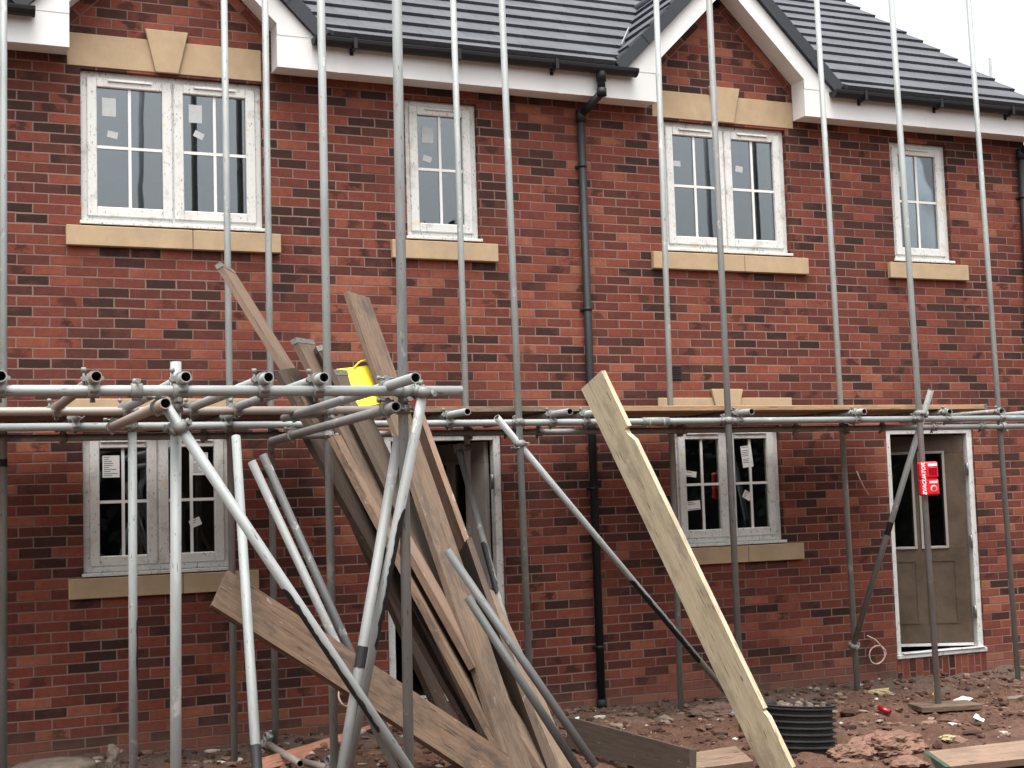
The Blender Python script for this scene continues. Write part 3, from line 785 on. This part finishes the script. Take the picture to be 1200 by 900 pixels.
# pole details: paint flashes and tape
P, Q, o = STD['P1']; band_on(o, P, Q, .34, .50, side=(1., -.25, 0), half=42, name='paint_stripe')
P, Q, o = STD['D']; couple(o, (P, Q), (P + V((-.05, -.06, .24)), P + V((.12, -.06, .24))))
P, Q, o = STD['A']; band_on(o, P, Q, .285, .292)
# joint sleeve on the main ledger and a few fixed fittings
for key, px in (('mo', 768),):
    P, Q, o = LED[key]; c = at(px, 493 if key == 'mo' else 457, P.y); b = bmesh.new()
    m = frame_along(V((c.x - .11, P.y, P.z)), V((c.x + .11, P.y, P.z))); cyl(b, TR + .007, 0, .22, 18, m)
    for dx in (-.06, .06):
        mm = frame_along(V((c.x + dx, P.y - .03, P.z + .02)), V((c.x + dx, P.y - .03, P.z - .05))); cyl(b, .009, 0, .06, 6, mm)
    obj('sleeve_coupler', b, M['fit'], o)
P, Q, o = LED['bo']
for px in (160,):
    c = at(px, 457, P.y); couple(o, (P, Q), (V((c.x, P.y + .05, P.z - .1)), V((c.x, P.y + .05, P.z + .05))))
# sole boards under poles
P = STD['K'][0]
def sole(P, label):
    b = bmesh.new(); box(b, -.24, .26, -.13, .13, -.03, .012, .004)
    W = Matrix.Translation(V((P.x + .03, P.y - .02, gz(P.x, P.y) + .022))) @ Matrix.Rotation(R_(-14), 4, 'Z')
    return tag(obj('sole_board', b, M['w_old'], None, W), label, 'board')
sole(P, 'short sand covered timber pad under the pole carrying the red alarm')

# ------------------------------------------------------------------ boards
def plank(P, Q, roll, mat, label, width=.225, thick=.038, bands=(0, 0), bandmat='band', notch=False, group=None, name='scaffold_board', cat='board', seed=0):
    """board from P to Q; roll = turn of its face away from the camera"""
    t = (Q - P).normalized(); L = (Q - P).length; vd = (CAM - (P + Q) / 2).normalized()
    s0 = t.cross(vd).normalized(); n0 = s0.cross(t).normalized()
    a = R_(roll); wd = s0 * math.cos(a) + n0 * math.sin(a); th = t.cross(wd).normalized()
    W = Matrix((t, wd, th)).transposed().to_4x4(); W.translation = P
    rn = random.Random(seed); b = bmesh.new(); n = 12; h = width / 2
    bow = rn.uniform(-.012, .012); tw = rn.uniform(-.01, .01)
    rows = []
    for i in range(n + 1):
        x = L * i / n; c = bow * math.sin(math.pi * i / n); j = rn.uniform(-.0015, .0015)
        rows.append([b.verts.new((x + (rn.uniform(-.008, .008) if i in (0, n) else 0), y + j, z + c + tw * (i / n) * (1 if y > 0 else -1))) for y, z in ((-h, -thick / 2), (h, -thick / 2), (h, thick / 2), (-h, thick / 2))])
    for i in range(n):
        for k in range(4): b.faces.new((rows[i][k], rows[i][(k + 1) % 4], rows[i + 1][(k + 1) % 4], rows[i + 1][k]))
    b.faces.new(rows[0][::-1]); b.faces.new(rows[n])
    if notch:
        W = W @ Matrix.Rotation(math.pi, 4, 'X'); b.free(); b = bmesh.new()
        # outline with cut-outs along one edge
        out = [(0, -h), (L, -h), (L, h)] + [(L * f, y) for f, y in notch] + [(0, h)]
        va = [b.verts.new((x, y, -thick / 2)) for x, y in out]; vb = [b.verts.new((x, y, thick / 2)) for x, y in out]
        b.faces.new(va[::-1]); b.faces.new(vb)
        for i in range(len(out)): b.faces.new((va[i], va[(i + 1) % len(out)], vb[(i + 1) % len(out)], vb[i]))
    es = [e for e in b.edges if len(e.link_faces) == 2 and e.calc_face_angle() > .6]
    bmesh.ops.bevel(b, geom=es, offset=.003, segments=1, affect='EDGES')
    o = tag(obj(name, b, M[mat], None, W), label, cat, group)
    for k, q in enumerate(bands):
        if not q: continue
        x0, x1 = (.004, .034) if k == 0 else (L - .034, L - .004); b = bmesh.new(); e = .0025
        box(b, x0 - .006, x1, -h - e, h + e, -thick / 2 - e, thick / 2 + e, .001)
        obj('end_band', b, M[bandmat], o, W)
    return o
# deck boards lying on the main scaffold
def deck(x0, x1, y, mat, label, seed, dz=0., bands=(1, 1)):
    W0 = V((x0, y, ZTN + TR + .0205 + dz)); W1 = V((x1, y, ZTN + TR + .0205 + dz)); L = x1 - x0
    b = bmesh.new(); box(b, 0, L, -.112, .112, -.019, .019, .003)
    o = tag(obj('scaffold_board', b, M[mat], None, Matrix.Translation(W0)), label, 'board', 'boards laid flat on the scaffold platform')
    for k, q in enumerate(bands):
        if q:
            x = .004 if k == 0 else L - .036; b = bmesh.new(); box(b, x, x + .032, -.1145, .1145, -.0215, .0215, .001); obj('end_band', b, M['band'], o, Matrix.Translation(W0))
xr = at(1147, 480, -1.22).x; xm = at(690, 480, -1.22).x; xl = at(764, 478, -1.22).x
D = [(-1.6, 2.30, 'w_old'), (2.33, xm + .05, 'w_old'), (xm + .08, xr, 'w_orange')]
names = ['left', 'middle', 'right']
rowsn = ['outermost', 'second from the outside', 'fourth from the wall'.replace('fourth', 'third'), 'second from the wall', 'added nearest the wall to block light']
where = ['behind the loading bay', 'over the left doorway', 'over the right door']
tone = ['weathered', 'grey brown', 'fresh orange']
for i, (a, c, mt) in enumerate(D):
    for k in range(5):  # innermost row added to keep light off the lower wall
        deck(a + (.03 * k if k else 0), c - (.05 * k if k else 0), -1.215 + k * .232 if k < 4 else -.285, mt if k in (0, 2) else 'w_old',
             '%s platform board %s, %s' % (tone[i] if k in (0, 2) else 'weathered', where[i], rowsn[k]), i * 5 + k)

PILE = 'boards leaning in the pile against the loading bay'
def pk(p, Yp, q, Yq, roll, mat, label, ground=False, **kw):
    P, Q = at(*p, Yp), at(*q, Yq)
    if ground:
        d = Q - P; Q = P + d * (((gz(Q.x, Q.y) + .02) - P.z) / d.z)
    return plank(P, Q, roll, mat, label, **kw)
pk((418, 347), -1.75, (606, 900), -3.05, 58, 'w_old', 'widest board of the pile, its worn square top standing highest beside the darker pole', True, group=PILE, seed=1)
pk((263, 314), -1.62, (520, 716), -2.55, 78, 'w_tan', 'thin tan plank whose tip reaches far left, just below the big upper window sill', True, group=PILE, bands=(1, 0), seed=2)
pk((354, 399), -2.05, (560, 830), -2.75, 66, 'w_old', 'narrow board with grey capped top, left of the two poking above the bay tubes', True, group=PILE, bands=(1, 0), seed=3)
pk((369, 414), -2.0, (586, 862), -2.75, -68, 'w_dark', 'dark board just right of the grey capped one, topped by a pitted metal band', True, group=PILE, bands=(1, 0), seed=4)
pk((334, 433), -2.0, (545, 800), -2.5, 60, 'w_dark', 'short dark board peeping out low behind the thin tan plank', True, group=PILE, seed=5)
pk((397, 436), -2.0, (620, 890), -2.75, 64, 'w_dark', 'board with banded top leaning beside the yellow plastic pad', True, group=PILE, bands=(1, 0), seed=6)
pk((399, 480), -1.85, (560, 790), -2.45, 66, 'w_old', 'grey board crossing behind the bay pole under the yellow pad', True, group=PILE, seed=7)
pk((489, 492), -1.6, (624, 858), -2.6, -66, 'w_tan', 'board with a paler brown split edge against the dark doorway', True, group=PILE, seed=8, width=.20)
pk((380, 520), -1.7, (515, 826), -1.6, 68, 'w_dark', 'dark narrow board standing alone with its foot in the doorway', True, group=PILE, seed=9)
pk((362, 500), -2.3, (538, 815), -2.5, 63, 'w_dark', 'lowest dark board on the left side of the pile', True, group=PILE, seed=10)
pk((392, 512), -2.6, (566, 838), -2.9, 80, 'w_old', 'slim light edged board on the front left of the pile', True, group=PILE, seed=11)
pk((474, 632), -2.72, (556, 778), -2.80, 78, 'w_tan', 'short board with splintered pale top end beside the loose front tube', False, group=PILE, seed=12)
pk((545, 640), -2.2, (640, 905), -2.9, -70, 'w_dark', 'dark board edge right behind the widest board at the foot of the pile', True, group=PILE, seed=13)
pk((566, 690), -2.2, (662, 905), -2.8, 70, 'w_old', 'brown board at the foot of the pile tucked under the paired tubes', True, group=PILE, seed=14)
# separate planks
NT_ = [(.255, .112), (.235, .060), (.200, .050), (.165, .112)]
NT_ = [(f, y) for f, y in NT_]
P, Q = at(695, 445, -1.83), at(912, 900, -2.92); d = Q - P; Q = P + d * ((gz(Q.x, Q.y) + .01 - P.z) / d.z)
plank(P, Q, -44, 'w_new', 'long pale new plank with notched edge leaning alone on the platform right of centre', width=.25, notch=[(.885, .125), (.866, .106), (.864, .125), (.19, .125), (.168, .092), (.154, .086), (.1525, .125)], seed=20)
P, Q = at(256, 690, -3.35), at(590, 908, -3.2)
plank(P, Q, 34, 'w_old', 'muddy plank slanting low across the left foreground in front of the pile', seed=21, thick=.04)
# things lying on the ground
P, Q = at(308, 897, -2.3), atz(468, 846, -2.66); P = atz(300, 900, -2.69)
plank(P, Q, 30, 'w_pink', 'salmon pink batten lying on the soil at bottom left', width=.10, thick=.04, name='batten', cat='batten', seed=22)
P, Q = atz(668, 858, -2.60), atz(812, 899, -2.58)
plank(P, Q, -10, 'w_dark', 'dark plank set on edge in the soil right of the pile', width=.2, thick=.045, seed=23)
b = bmesh.new()
P, Q = atz(790, 897, -2.62), atz(872, 886, -2.62)
plank(P, Q, 62, 'w_tan', 'flat sawn board end lying in the soil left of the pale plank', width=.2, thick=.04, seed=24)
P, Q = atz(1095, 894, -2.66), atz(1260, 876, -2.66)
plank(P, Q, 62, 'w_tan', 'reddish board with green painted end lying at bottom right', bands=(1, 0), bandmat='green', width=.22, thick=.045, seed=25)
P, Q = atz(505, 808, -2.62), atz(575, 822, -2.6)
plank(P, Q, 40, 'w_tan', 'little offcut of wood lying on the doorstep behind the pile', width=.1, thick=.03, name='offcut', cat='offcut', seed=26)

# ------------------------------------------------------------------ loose tubes
def loose(p, Yp, q, Yq, mat, label, ground=True, cat='tube'):
    P, Q = at(*p, Yp), at(*q, Yq)
    if ground:
        d = Q - P; Q = P + d * ((gz(Q.x, Q.y) + .005 - P.z) / d.z)
    return tag(tube('scaffold_tube', P, Q, M[mat]), label, cat, 'loose scaffold tubes'), P, Q
o, P, Q = loose((276.5, 512), -3.05, (301, 900), -3.95, 'steel', 'near upright loose tube with a black taped ring, in front of the lower left window'); band_on(o, P, Q, .685, .74)
loose((295, 541), -2.62, (462, 900), -3.1, 'steeldark', 'left and lighter of two loose tubes leaning together behind the muddy plank')
loose((308, 533), -2.58, (450, 852), -2.95, 'tubedark', 'right and darker of two loose tubes leaning together behind the muddy plank')
loose((524, 645), -3.0, (698, 898), -3.45, 'tubedark', 'grey tube with open top lying over the front of the board pile', False)
loose((548, 700), -2.93, (682, 908), -3.36, 'tubedark', 'grey tube beneath the open topped one at the right foot of the pile', False)
def lying(p, q, z, label, mat='steelmud'):
    P, Q = atz(*p, z), atz(*q, z); o = tag(tube('scaffold_tube', P, Q, M[mat]), label, 'tube', 'loose scaffold tubes')
    c = P + (Q - P).normalized() * .05
    obj('coupler', coupler_bm(c, Q - P, c + V((0, 0, .055)), V((1, .3, 0))), M['fit'], o); return o
lying((312, 871), (352, 895), -2.645, 'short muddy tube stub with a coupler lying behind the pink batten')
lying((392, 902), (356, 893), -2.68, 'muddy tube stub with a coupler lying in front of the pink batten')

# ------------------------------------------------------------------ yellow pad
pc = [at(393, 432, -1.95), at(433, 427.5, -1.95), at(446, 474, -2.1), at(421, 479, -2.1)]
n = (pc[1] - pc[0]).cross(pc[3] - pc[0]).normalized()
b = bmesh.new(); va = [b.verts.new(p) for p in pc]; vb = [b.verts.new(p + n * .022) for p in pc]
b.faces.new(va); b.faces.new(vb[::-1])
for i in range(4): b.faces.new((va[i], vb[i], vb[(i + 1) % 4], va[(i + 1) % 4]))
bmesh.ops.bevel(b, geom=b.edges[:], offset=.006, segments=2, affect='EDGES')
pad = tag(obj('plastic_pad', b, M['yellow']), 'bright yellow plastic pad with a loop handle wedged among the leaning boards', 'pad')
def wire(name, pts, r, mat, parent=None, n=8):
    b = bmesh.new(); prev = None
    for i, p in enumerate(pts):
        t = (pts[min(i + 1, len(pts) - 1)] - pts[max(i - 1, 0)]).normalized()
        m = frame_along(p, p + t); rg = ring(b, r, 0, n, m)
        if prev: bridge(b, prev, rg)
        prev = rg
    return obj(name, b, mat, parent)
def spline(pts, k=8):
    out = []
    P = [pts[0]] + pts + [pts[-1]]
    for i in range(1, len(P) - 2):
        for j in range(k):
            t = j / k; a, b_, c, d = P[i - 1], P[i], P[i + 1], P[i + 2]
            out.append(.5 * ((2 * b_) + (c - a) * t + (2 * a - 5 * b_ + 4 * c - d) * t * t + (3 * b_ - a - 3 * c + d) * t ** 3))
    return out + [pts[-1]]
wire('handle', spline([at(415, 431, -1.96), at(418, 427.5, -1.96), at(423, 423.5, -1.96), at(429, 422.5, -1.96), at(432, 424, -1.96), at(432, 428, -1.96)]), .006, M['yellow'], pad)

# ------------------------------------------------------------------ red site alarm on the pole
ac = at(1086.5, 561, -1.50); kd = (STD['K'][1] - STD['K'][0]).normalized()
fr = V((-.26, -.965, 0)).normalized(); rt = kd.cross(fr).normalized() * -1
rt = (rt - kd * rt.dot(kd)).normalized(); fr2 = rt.cross(kd).normalized()
if fr2.y > 0: fr2 = -fr2
rt = (kd.cross(-fr2)).normalized()
if rt.x < 0: rt = -rt
W = Matrix((rt, -fr2, kd)).transposed().to_4x4(); W.translation = ac + fr2 * .0
b = bmesh.new(); w, h, dp = .077, .134, .05
box(b, -w, w, -dp, .012, .004, h, .012); box(b, -w, w, -dp, .012, -h, -.004, .012); box(b, -w + .01, w - .01, -dp + .012, .008, -.02, .02)
box(b, -w * .28, w * .92, -dp - .008, -dp + .004, .012, h * .93, .006); box(b, -w * .28, w * .92, -dp - .008, -dp + .004, -h * .93, -.012, .006)
AL = tag(obj('site_alarm', b, M['red'], None, W), 'red two part site alarm box with white lettering strapped to a pole', 'alarm')
b = bmesh.new(); box(b, -w * .12, w * .78, -dp - .014, -dp - .004, .028, .092, .006); obj('lens', b, M['dred'], AL, W)
b = bmesh.new(); box(b, -w * .16, w * .80, -dp - .0095, -dp - .0078, .100, .118); box(b, -w * .10, w * .74, -dp - .0096, -dp - .0079, -.036, -.030); box(b, -w * .10, w * .74, -dp - .0096, -dp - .0079, -.026, -.020); obj('label_plate', b, M['ink'], AL, W)
b = bmesh.new(); m = frame_along(V((w * .32, -dp - .004, -.078)), V((w * .32, -dp - .02, -.078))); cyl(b, .026, 0, .006, 18, m); obj('button_ring', b, M['ink'], AL, W)
b = bmesh.new(); cyl(b, .019, .004, .014, 18, m); obj('button', b, M['red'], AL, W)
b = bmesh.new()
for z in (.075, -.075):
    m = frame_along(V((0, .035, z - .012)), V((0, .035, z + .012))); cyl(b, TR + .012, 0, .024, 14, m)
obj('clamp', b, M['tape'], AL, W)
def text(s, size, mat, parent, Wm, name='lettering'):
    cu = bpy.data.curves.new(name, 'FONT'); cu.body = s; cu.size = size; cu.align_x = 'CENTER'; cu.align_y = 'CENTER'; cu.extrude = .0006; cu.offset = .0008; cu.resolution_u = 4; cu.shear = .25; cu.space_character = 1.0
    to = bpy.data.objects.new(name, cu); COL.objects.link(to)
    me = bpy.data.meshes.new_from_object(to.evaluated_get(bpy.context.evaluated_depsgraph_get()))
    bpy.data.objects.remove(to); me.materials.clear(); me.materials.append(mat)
    return place(bpy.data.objects.new(name, me), Wm, parent)
Wt = W @ Matrix.Translation(V((-w * .62, -dp - .0012, 0))) @ Matrix.Rotation(R_(90), 4, 'X') @ Matrix.Rotation(R_(90), 4, 'Z')
text('EVACUATOR', .043, M['ink'], AL, Wt)

# ------------------------------------------------------------------ corrugated chamber riser
c0 = atz(936, 872, -2.72); c0.z = -2.78; hgt = .33
b = bmesh.new(); rb = .255; prev = None; prof = [(rb - .02, 0)]
nr = 7
for k in range(nr):
    z = .02 + (hgt - .03) * k / nr; dzz = (hgt - .03) / nr
    prof += [(rb - .024, z), (rb - .022, z + dzz * .60), (rb + .006, z + dzz * .72), (rb + .006, z + dzz * .92), (rb - .022, z + dzz)]
prof += [(rb, hgt - .008), (rb + .004, hgt), (rb - .028, hgt), (rb - .035, .02)]
for rr, z in prof:
    rg = ring(b, rr, z, 40)
    if prev: bridge(b, prev, rg, False)
    prev = rg
b.faces.new(prev)
W = Matrix.Translation(c0) @ Matrix.Rotation(R_(4), 4, 'Y') @ Matrix.Rotation(R_(-3), 4, 'X')
RIS = tag(obj('drain_chamber', b, M['riser'], None, W), 'black corrugated plastic drain chamber ring standing in the clay beside the pale plank', 'drain chamber')
b = bmesh.new(); cyl(b, rb - .03, hgt - .045, hgt - .03, 32)
rn = random.Random(3)
for k in range(26):
    a, q = rn.uniform(0, 6.28), rn.uniform(0, .2); box(b, q * math.cos(a) - .015, q * math.cos(a) + .015, q * math.sin(a) - .012, q * math.sin(a) + .012, hgt - .03, hgt - .03 + rn.uniform(.01, .05), .003)
obj('chamber_cover', b, M['conc'], RIS, W)

# round concrete cover at bottom left
def rock(bm, c, s, seed, sub=2, rough=.5):
    r = bmesh.ops.create_icosphere(bm, subdivisions=sub, radius=1)
    o = V((seed * 3.1, seed * 7.7, seed * 1.3))
    for v in r['verts']:
        d = 1 + rough * noise.noise(v.co * 1.4 + o) + rough * .5 * noise.noise(v.co * 3.6 + o) + (rough * .3 * noise.noise(v.co * 9 + o) if sub > 3 else 0)
        v.co = V((v.co.x * s[0] * d, v.co.y * s[1] * d, v.co.z * s[2] * d)) + c
c1 = atz(63, 897, -2.66)
b = bmesh.new(); prev = None
for k, (rr, z) in enumerate([(.26, -.09), (.27, -.01), (.262, .012), (.18, .022), (.09, .026), (.01, .024)]):
    rg = ring(b, rr, z, 36)
    for v in rg: v.co += V((noise.noise(v.co * 9) * .018, noise.noise(v.co * 9 + V((4, 0, 0))) * .018, noise.noise(v.co * 14) * .012))
    if prev: bridge(b, prev, rg)
    prev = rg
b.faces.new(prev)
tag(obj('manhole_cover', b, M['conc'], None, Matrix.Translation(c1)), 'round dirt crusted drain cover in the soil at bottom left by the wall', 'cover')

def lump(name, px, py, z, s, mat, label, seed, cat, sub=3, rough=.6, rot=0):
    c = atz(px, py, z); b = bmesh.new(); rock(b, V((0, 0, 0)), s, seed, sub, rough)
    return tag(obj(name, b, mat, None, Matrix.Translation(V((c.x, c.y, gz(c.x, c.y) + s[2] * .35))) @ Matrix.Rotation(R_(rot), 4, 'Z')), label, cat)
lump('clay_lump', 1040, 872, -2.7, (.28, .17, .11), M['clay'], 'largest lump of broken pinkish clay in the right foreground', 1, 'clay', 5, .42)
lump('clay_lump', 1000, 880, -2.7, (.17, .13, .07), M['clay'], 'flatter pinkish clay lump next to the drain chamber ring', 2, 'clay', 5, .42)
lump('clay_lump', 1064, 893, -2.7, (.12, .10, .05), M['clay'], 'small crumbly clay lump in front of the largest lump', 3, 'clay')
lump('clay_clod', 847, 838, -2.7, (.26, .10, .08), M['clay2'], 'long brown clod of earth left of the pale plank foot', 4, 'clod', 4, rot=-30)
lump('stone', 780, 845, -2.7, (.06, .05, .04), M['conc'], 'grey stone lying in the soil near the wall pole', 5, 'stone')
lump('stone', 133, 894, -2.68, (.05, .05, .09), M['conc'], 'upright pale stone beside the round drain cover', 6, 'stone')
lump('stone', 752, 872, -2.7, (.16, .08, .03), M['clay'], 'flat pale slab of clay behind the orange edged plank', 7, 'stone')
lump('foam_blob', 1030, 813, -2.7, (.13, .035, .03), M['foam'], 'pale yellow foam scrap at the foot of the wall pole near the right door', 8, 'foam')
lump('foam_blob', 1112, 864, -2.7, (.07, .05, .022), M['foam'], 'yellowish crumbled foam bit in the clay by the timber pad', 9, 'foam')
lump('litter', 1094, 806, -2.68, (.016, .014, .016), M['yellow'], 'small yellow scrap lying on the soil behind the alarm pole', 10, 'litter', 2, .2)
def scrap(px, py, z, w, l, mat, label, rot, h=.01, name='litter'):
    c = atz(px, py, z); b = bmesh.new(); box(b, -w, w, -l, l, 0, h, .003)
    for v in b.verts: v.co.z += .03 * noise.noise(v.co * 9 + V((px, 0, 0)))
    return tag(obj(name, b, mat, None, Matrix.Translation(V((c.x, c.y, gz(c.x, c.y) + .012))) @ Matrix.Rotation(R_(rot), 4, 'Z') @ Matrix.Rotation(R_(12), 4, 'X')), label, 'litter')
scrap(1128, 816, -2.7, .08, .05, M['paper'], 'flat white scrap on the soil right of the alarm pole', 20)
scrap(1148, 841, -2.7, .05, .04, M['paper'], 'white paper scrap beyond the timber pad', 40)
scrap(1188, 808, -2.7, .12, .06, M['conc'], 'grey board fragment on the soil at the right edge', -10)
c = atz(1030, 832, -2.69); e = atz(1043, 833, -2.69)
tag(tube('mastic_tube', V((c.x, c.y, gz(c.x, c.y) + .035)), V((e.x, e.y, gz(e.x, e.y) + .035)), M['dred'], None, .02), 'dark red sealant tube lying on the clay', 'tube')
c = atz(858, 838, -2.68); b = bmesh.new(); cyl(b, .035, 0, .05, 16); W = Matrix.Translation(V((c.x, c.y, gz(c.x, c.y) + .03))) @ Matrix.Rotation(R_(60), 4, 'X')
tag(obj('bottle_cap', b, M['blue'], None, W), 'small bright blue plastic cap on the soil left of the pale plank', 'cap')
# rubble nobody could count
_t = bmesh.new(); bmesh.ops.create_icosphere(_t, subdivisions=1, radius=1); _t.verts.ensure_lookup_table()
TV = [v.co.copy() for v in _t.verts]; TF = [[v.index for v in f.verts] for f in _t.faces]; _t.free()
def ico(b):
    vs = [b.verts.new(c) for c in TV]
    for f in TF: b.faces.new([vs[i] for i in f])
    return {'verts': vs}
b = bmesh.new(); rn = random.Random(11)
for k in range(8500):
    x, y = rn.uniform(-.6, 9.6), -abs(rn.gauss(0, 1)) * 1.7 - .03
    if y < -4.4: continue
    s = .005 + .04 * rn.random() ** 4.5
    if rn.random() < .02: s *= 1.7
    r = ico(b)
    an = rn.uniform(0, 6.28); ca, sa = math.cos(an), math.sin(an); sx, sy, sz = s * rn.uniform(.7, 1.8), s * rn.uniform(.6, 1.2), s * rn.uniform(.3, .7)
    z = gz(x, y) + sz * .3
    for v in r['verts']:
        q = V((v.co.x * sx * rn.uniform(.65, 1.2), v.co.y * sy * rn.uniform(.65, 1.2), v.co.z * sz * rn.uniform(.6, 1.2))); v.co = V((x + q.x * ca - q.y * sa, y + q.x * sa + q.y * ca, z + q.z))
tag(obj('rubble', b, M['rubble']), 'loose brick chips, stones and crumbs of clay scattered over the soil', 'rubble', kind='stuff')

# cables and pipes
pts = [at(1016, 745, -.01), at(1026, 750, -.05), at(1035, 761, -.07), at(1036, 771, -.08), at(1029, 778, -.08), at(1021, 775, -.07), at(1019, 765, -.06), at(1024, 758, -.06), at(1032, 757, -.06), at(1038, 764, -.07), at(1035, 773, -.06), at(1028, 778, -.04)]
tag(wire('cable', spline(pts), .006, M['cable']), 'pale cable coiled in a loop on the bricks by the right door', 'cable')
pts = [at(1004, 552, -.01), at(1008, 562, -.05), at(1013, 572, -.06), at(1018, 580, -.03)]
tag(wire('cable', spline(pts), .005, M['cable']), 'short wire ends sticking out of the bricks left of the alarm', 'cable')
pts = [at(398, 806, -3.1), at(397, 817, -3.12), at(402, 826, -3.14), at(408, 827, -3.12), at(412, 818, -3.1), at(409, 806, -3.1), at(403, 800, -3.1)]
tag(wire('cable', spline(pts), .005, M['cable']), 'loop of pale cable hanging below the muddy plank', 'cable')
P, Q = atz(668, 846, -2.66), atz(697, 834, -2.66)
tag(tube('conduit', P, Q, M['pipew'], None, .014), 'short white plastic conduit lying at the foot of the black downpipe', 'pipe')
# thin mast of a far building beyond the roof
e = at(1160, 68, 16.)
b = bmesh.new(); cyl(b, .035, -2.8, e.z, 10); cyl(b, .06, -2.8, -1.5, 10)
tag(obj('mast', b, M['lead'], None, Matrix.Translation(V((e.x, e.y, 0)))), 'thin pale mast rising behind the roof against the white sky', 'mast')
# unseen trees mirrored in the ground floor panes, raised to block low sky
b = bmesh.new(); rn = random.Random(5)
for k in range(42000):
    x = rn.uniform(-14, 48); top = 8.0 + 1.0 * noise.noise(V((x * .3, 0, 0))) + .8 * noise.noise(V((x * 1.2, 3, 0)))
    z = -2.8 + top * (1 - rn.random() ** 1.3); y = -22 + rn.uniform(-1.3, 1.3); s = rn.uniform(.08, .2)
    n = V((rn.gauss(0, 1), rn.gauss(0, 1), rn.gauss(0, 1))).normalized(); t = n.orthogonal().normalized(); u = n.cross(t); c = V((x, y, z))
    b.faces.new([b.verts.new(c + t * s), b.verts.new(c + u * s * .6), b.verts.new(c - t * s), b.verts.new(c - u * s * .6)])
gx = [-15 + 1.3 * i for i in range(50)]; cur = None
for x in gx:                                            # dense inner growth
    row = [b.verts.new((x + rn.uniform(-.4, .4), -22.6 + rn.uniform(-.5, .5), -2.9 + (4.6 + 1.0 * noise.noise(V((x * .3, 0, 0))) + .8 * noise.noise(V((x * 1.2, 3, 0)))) * k / 4)) for k in range(5)]
    if cur:
        for k in range(4): b.faces.new((cur[k], row[k], row[k + 1], cur[k + 1]))
    cur = row
tag(obj('tree_line', b, M['leaf']), 'unseen dark trees raised to block low sky, mirrored in the ground floor windows', 'trees', kind='stuff')

# ------------------------------------------------------------------ light
EL, AZ = R_(70), R_(200)          # sun behind thin cloud, from the front left
w = bpy.data.worlds.new('World'); S.world = w; w.use_nodes = True; nt = w.node_tree
bg = nt.nodes['Background']; sky = nt.nodes.new('ShaderNodeTexSky'); sky.sky_type = 'NISHITA'; sky.sun_disc = False
sky.sun_elevation = EL; sky.sun_rotation = AZ; sky.air_density = 1.; sky.dust_density = 4.; sky.ozone_density = 1.
hs = nt.nodes.new('ShaderNodeHueSaturation'); hs.inputs['Saturation'].default_value = .12
nt.links.new(sky.outputs[0], hs.inputs['Color']); # an even cloud layer is about three times as bright overhead as at the horizon
tc = nt.nodes.new('ShaderNodeTexCoord'); sx = nt.nodes.new('ShaderNodeSeparateXYZ'); nt.links.new(tc.outputs['Generated'], sx.inputs[0])
mr = nt.nodes.new('ShaderNodeMapRange'); mr.inputs['To Min'].default_value = .62; mr.inputs['To Max'].default_value = 2.35; nt.links.new(sx.outputs[2], mr.inputs[0])
mu = nt.nodes.new('ShaderNodeVectorMath'); mu.operation = 'SCALE'; nt.links.new(hs.outputs[0], mu.inputs[0]); nt.links.new(mr.outputs[0], mu.inputs['Scale'])
nt.links.new(mu.outputs[0], bg.inputs['Color']); bg.inputs['Strength'].default_value = .19
sl = bpy.data.lights.new('sun', 'SUN'); sl.energy = .6; sl.angle = R_(30); sl.color = (1, .97, .93)
so = bpy.data.objects.new('sun', sl); COL.objects.link(so)
# direction towards the sun (sky rotation is measured from +Y towards +X)
sd = V((math.sin(AZ) * math.cos(EL), math.cos(AZ) * math.cos(EL), math.sin(EL)))
so.rotation_euler = sd.to_track_quat('Z', 'Y').to_euler()
S.view_settings.view_transform = 'Standard'; S.view_settings.look = 'None'; S.view_settings.exposure = .66; S.view_settings.gamma = 1
S.view_settings.use_curve_mapping = False
S.cycles.max_bounces = 8; S.cycles.transparent_max_bounces = 12
S.cycles.use_denoising = True
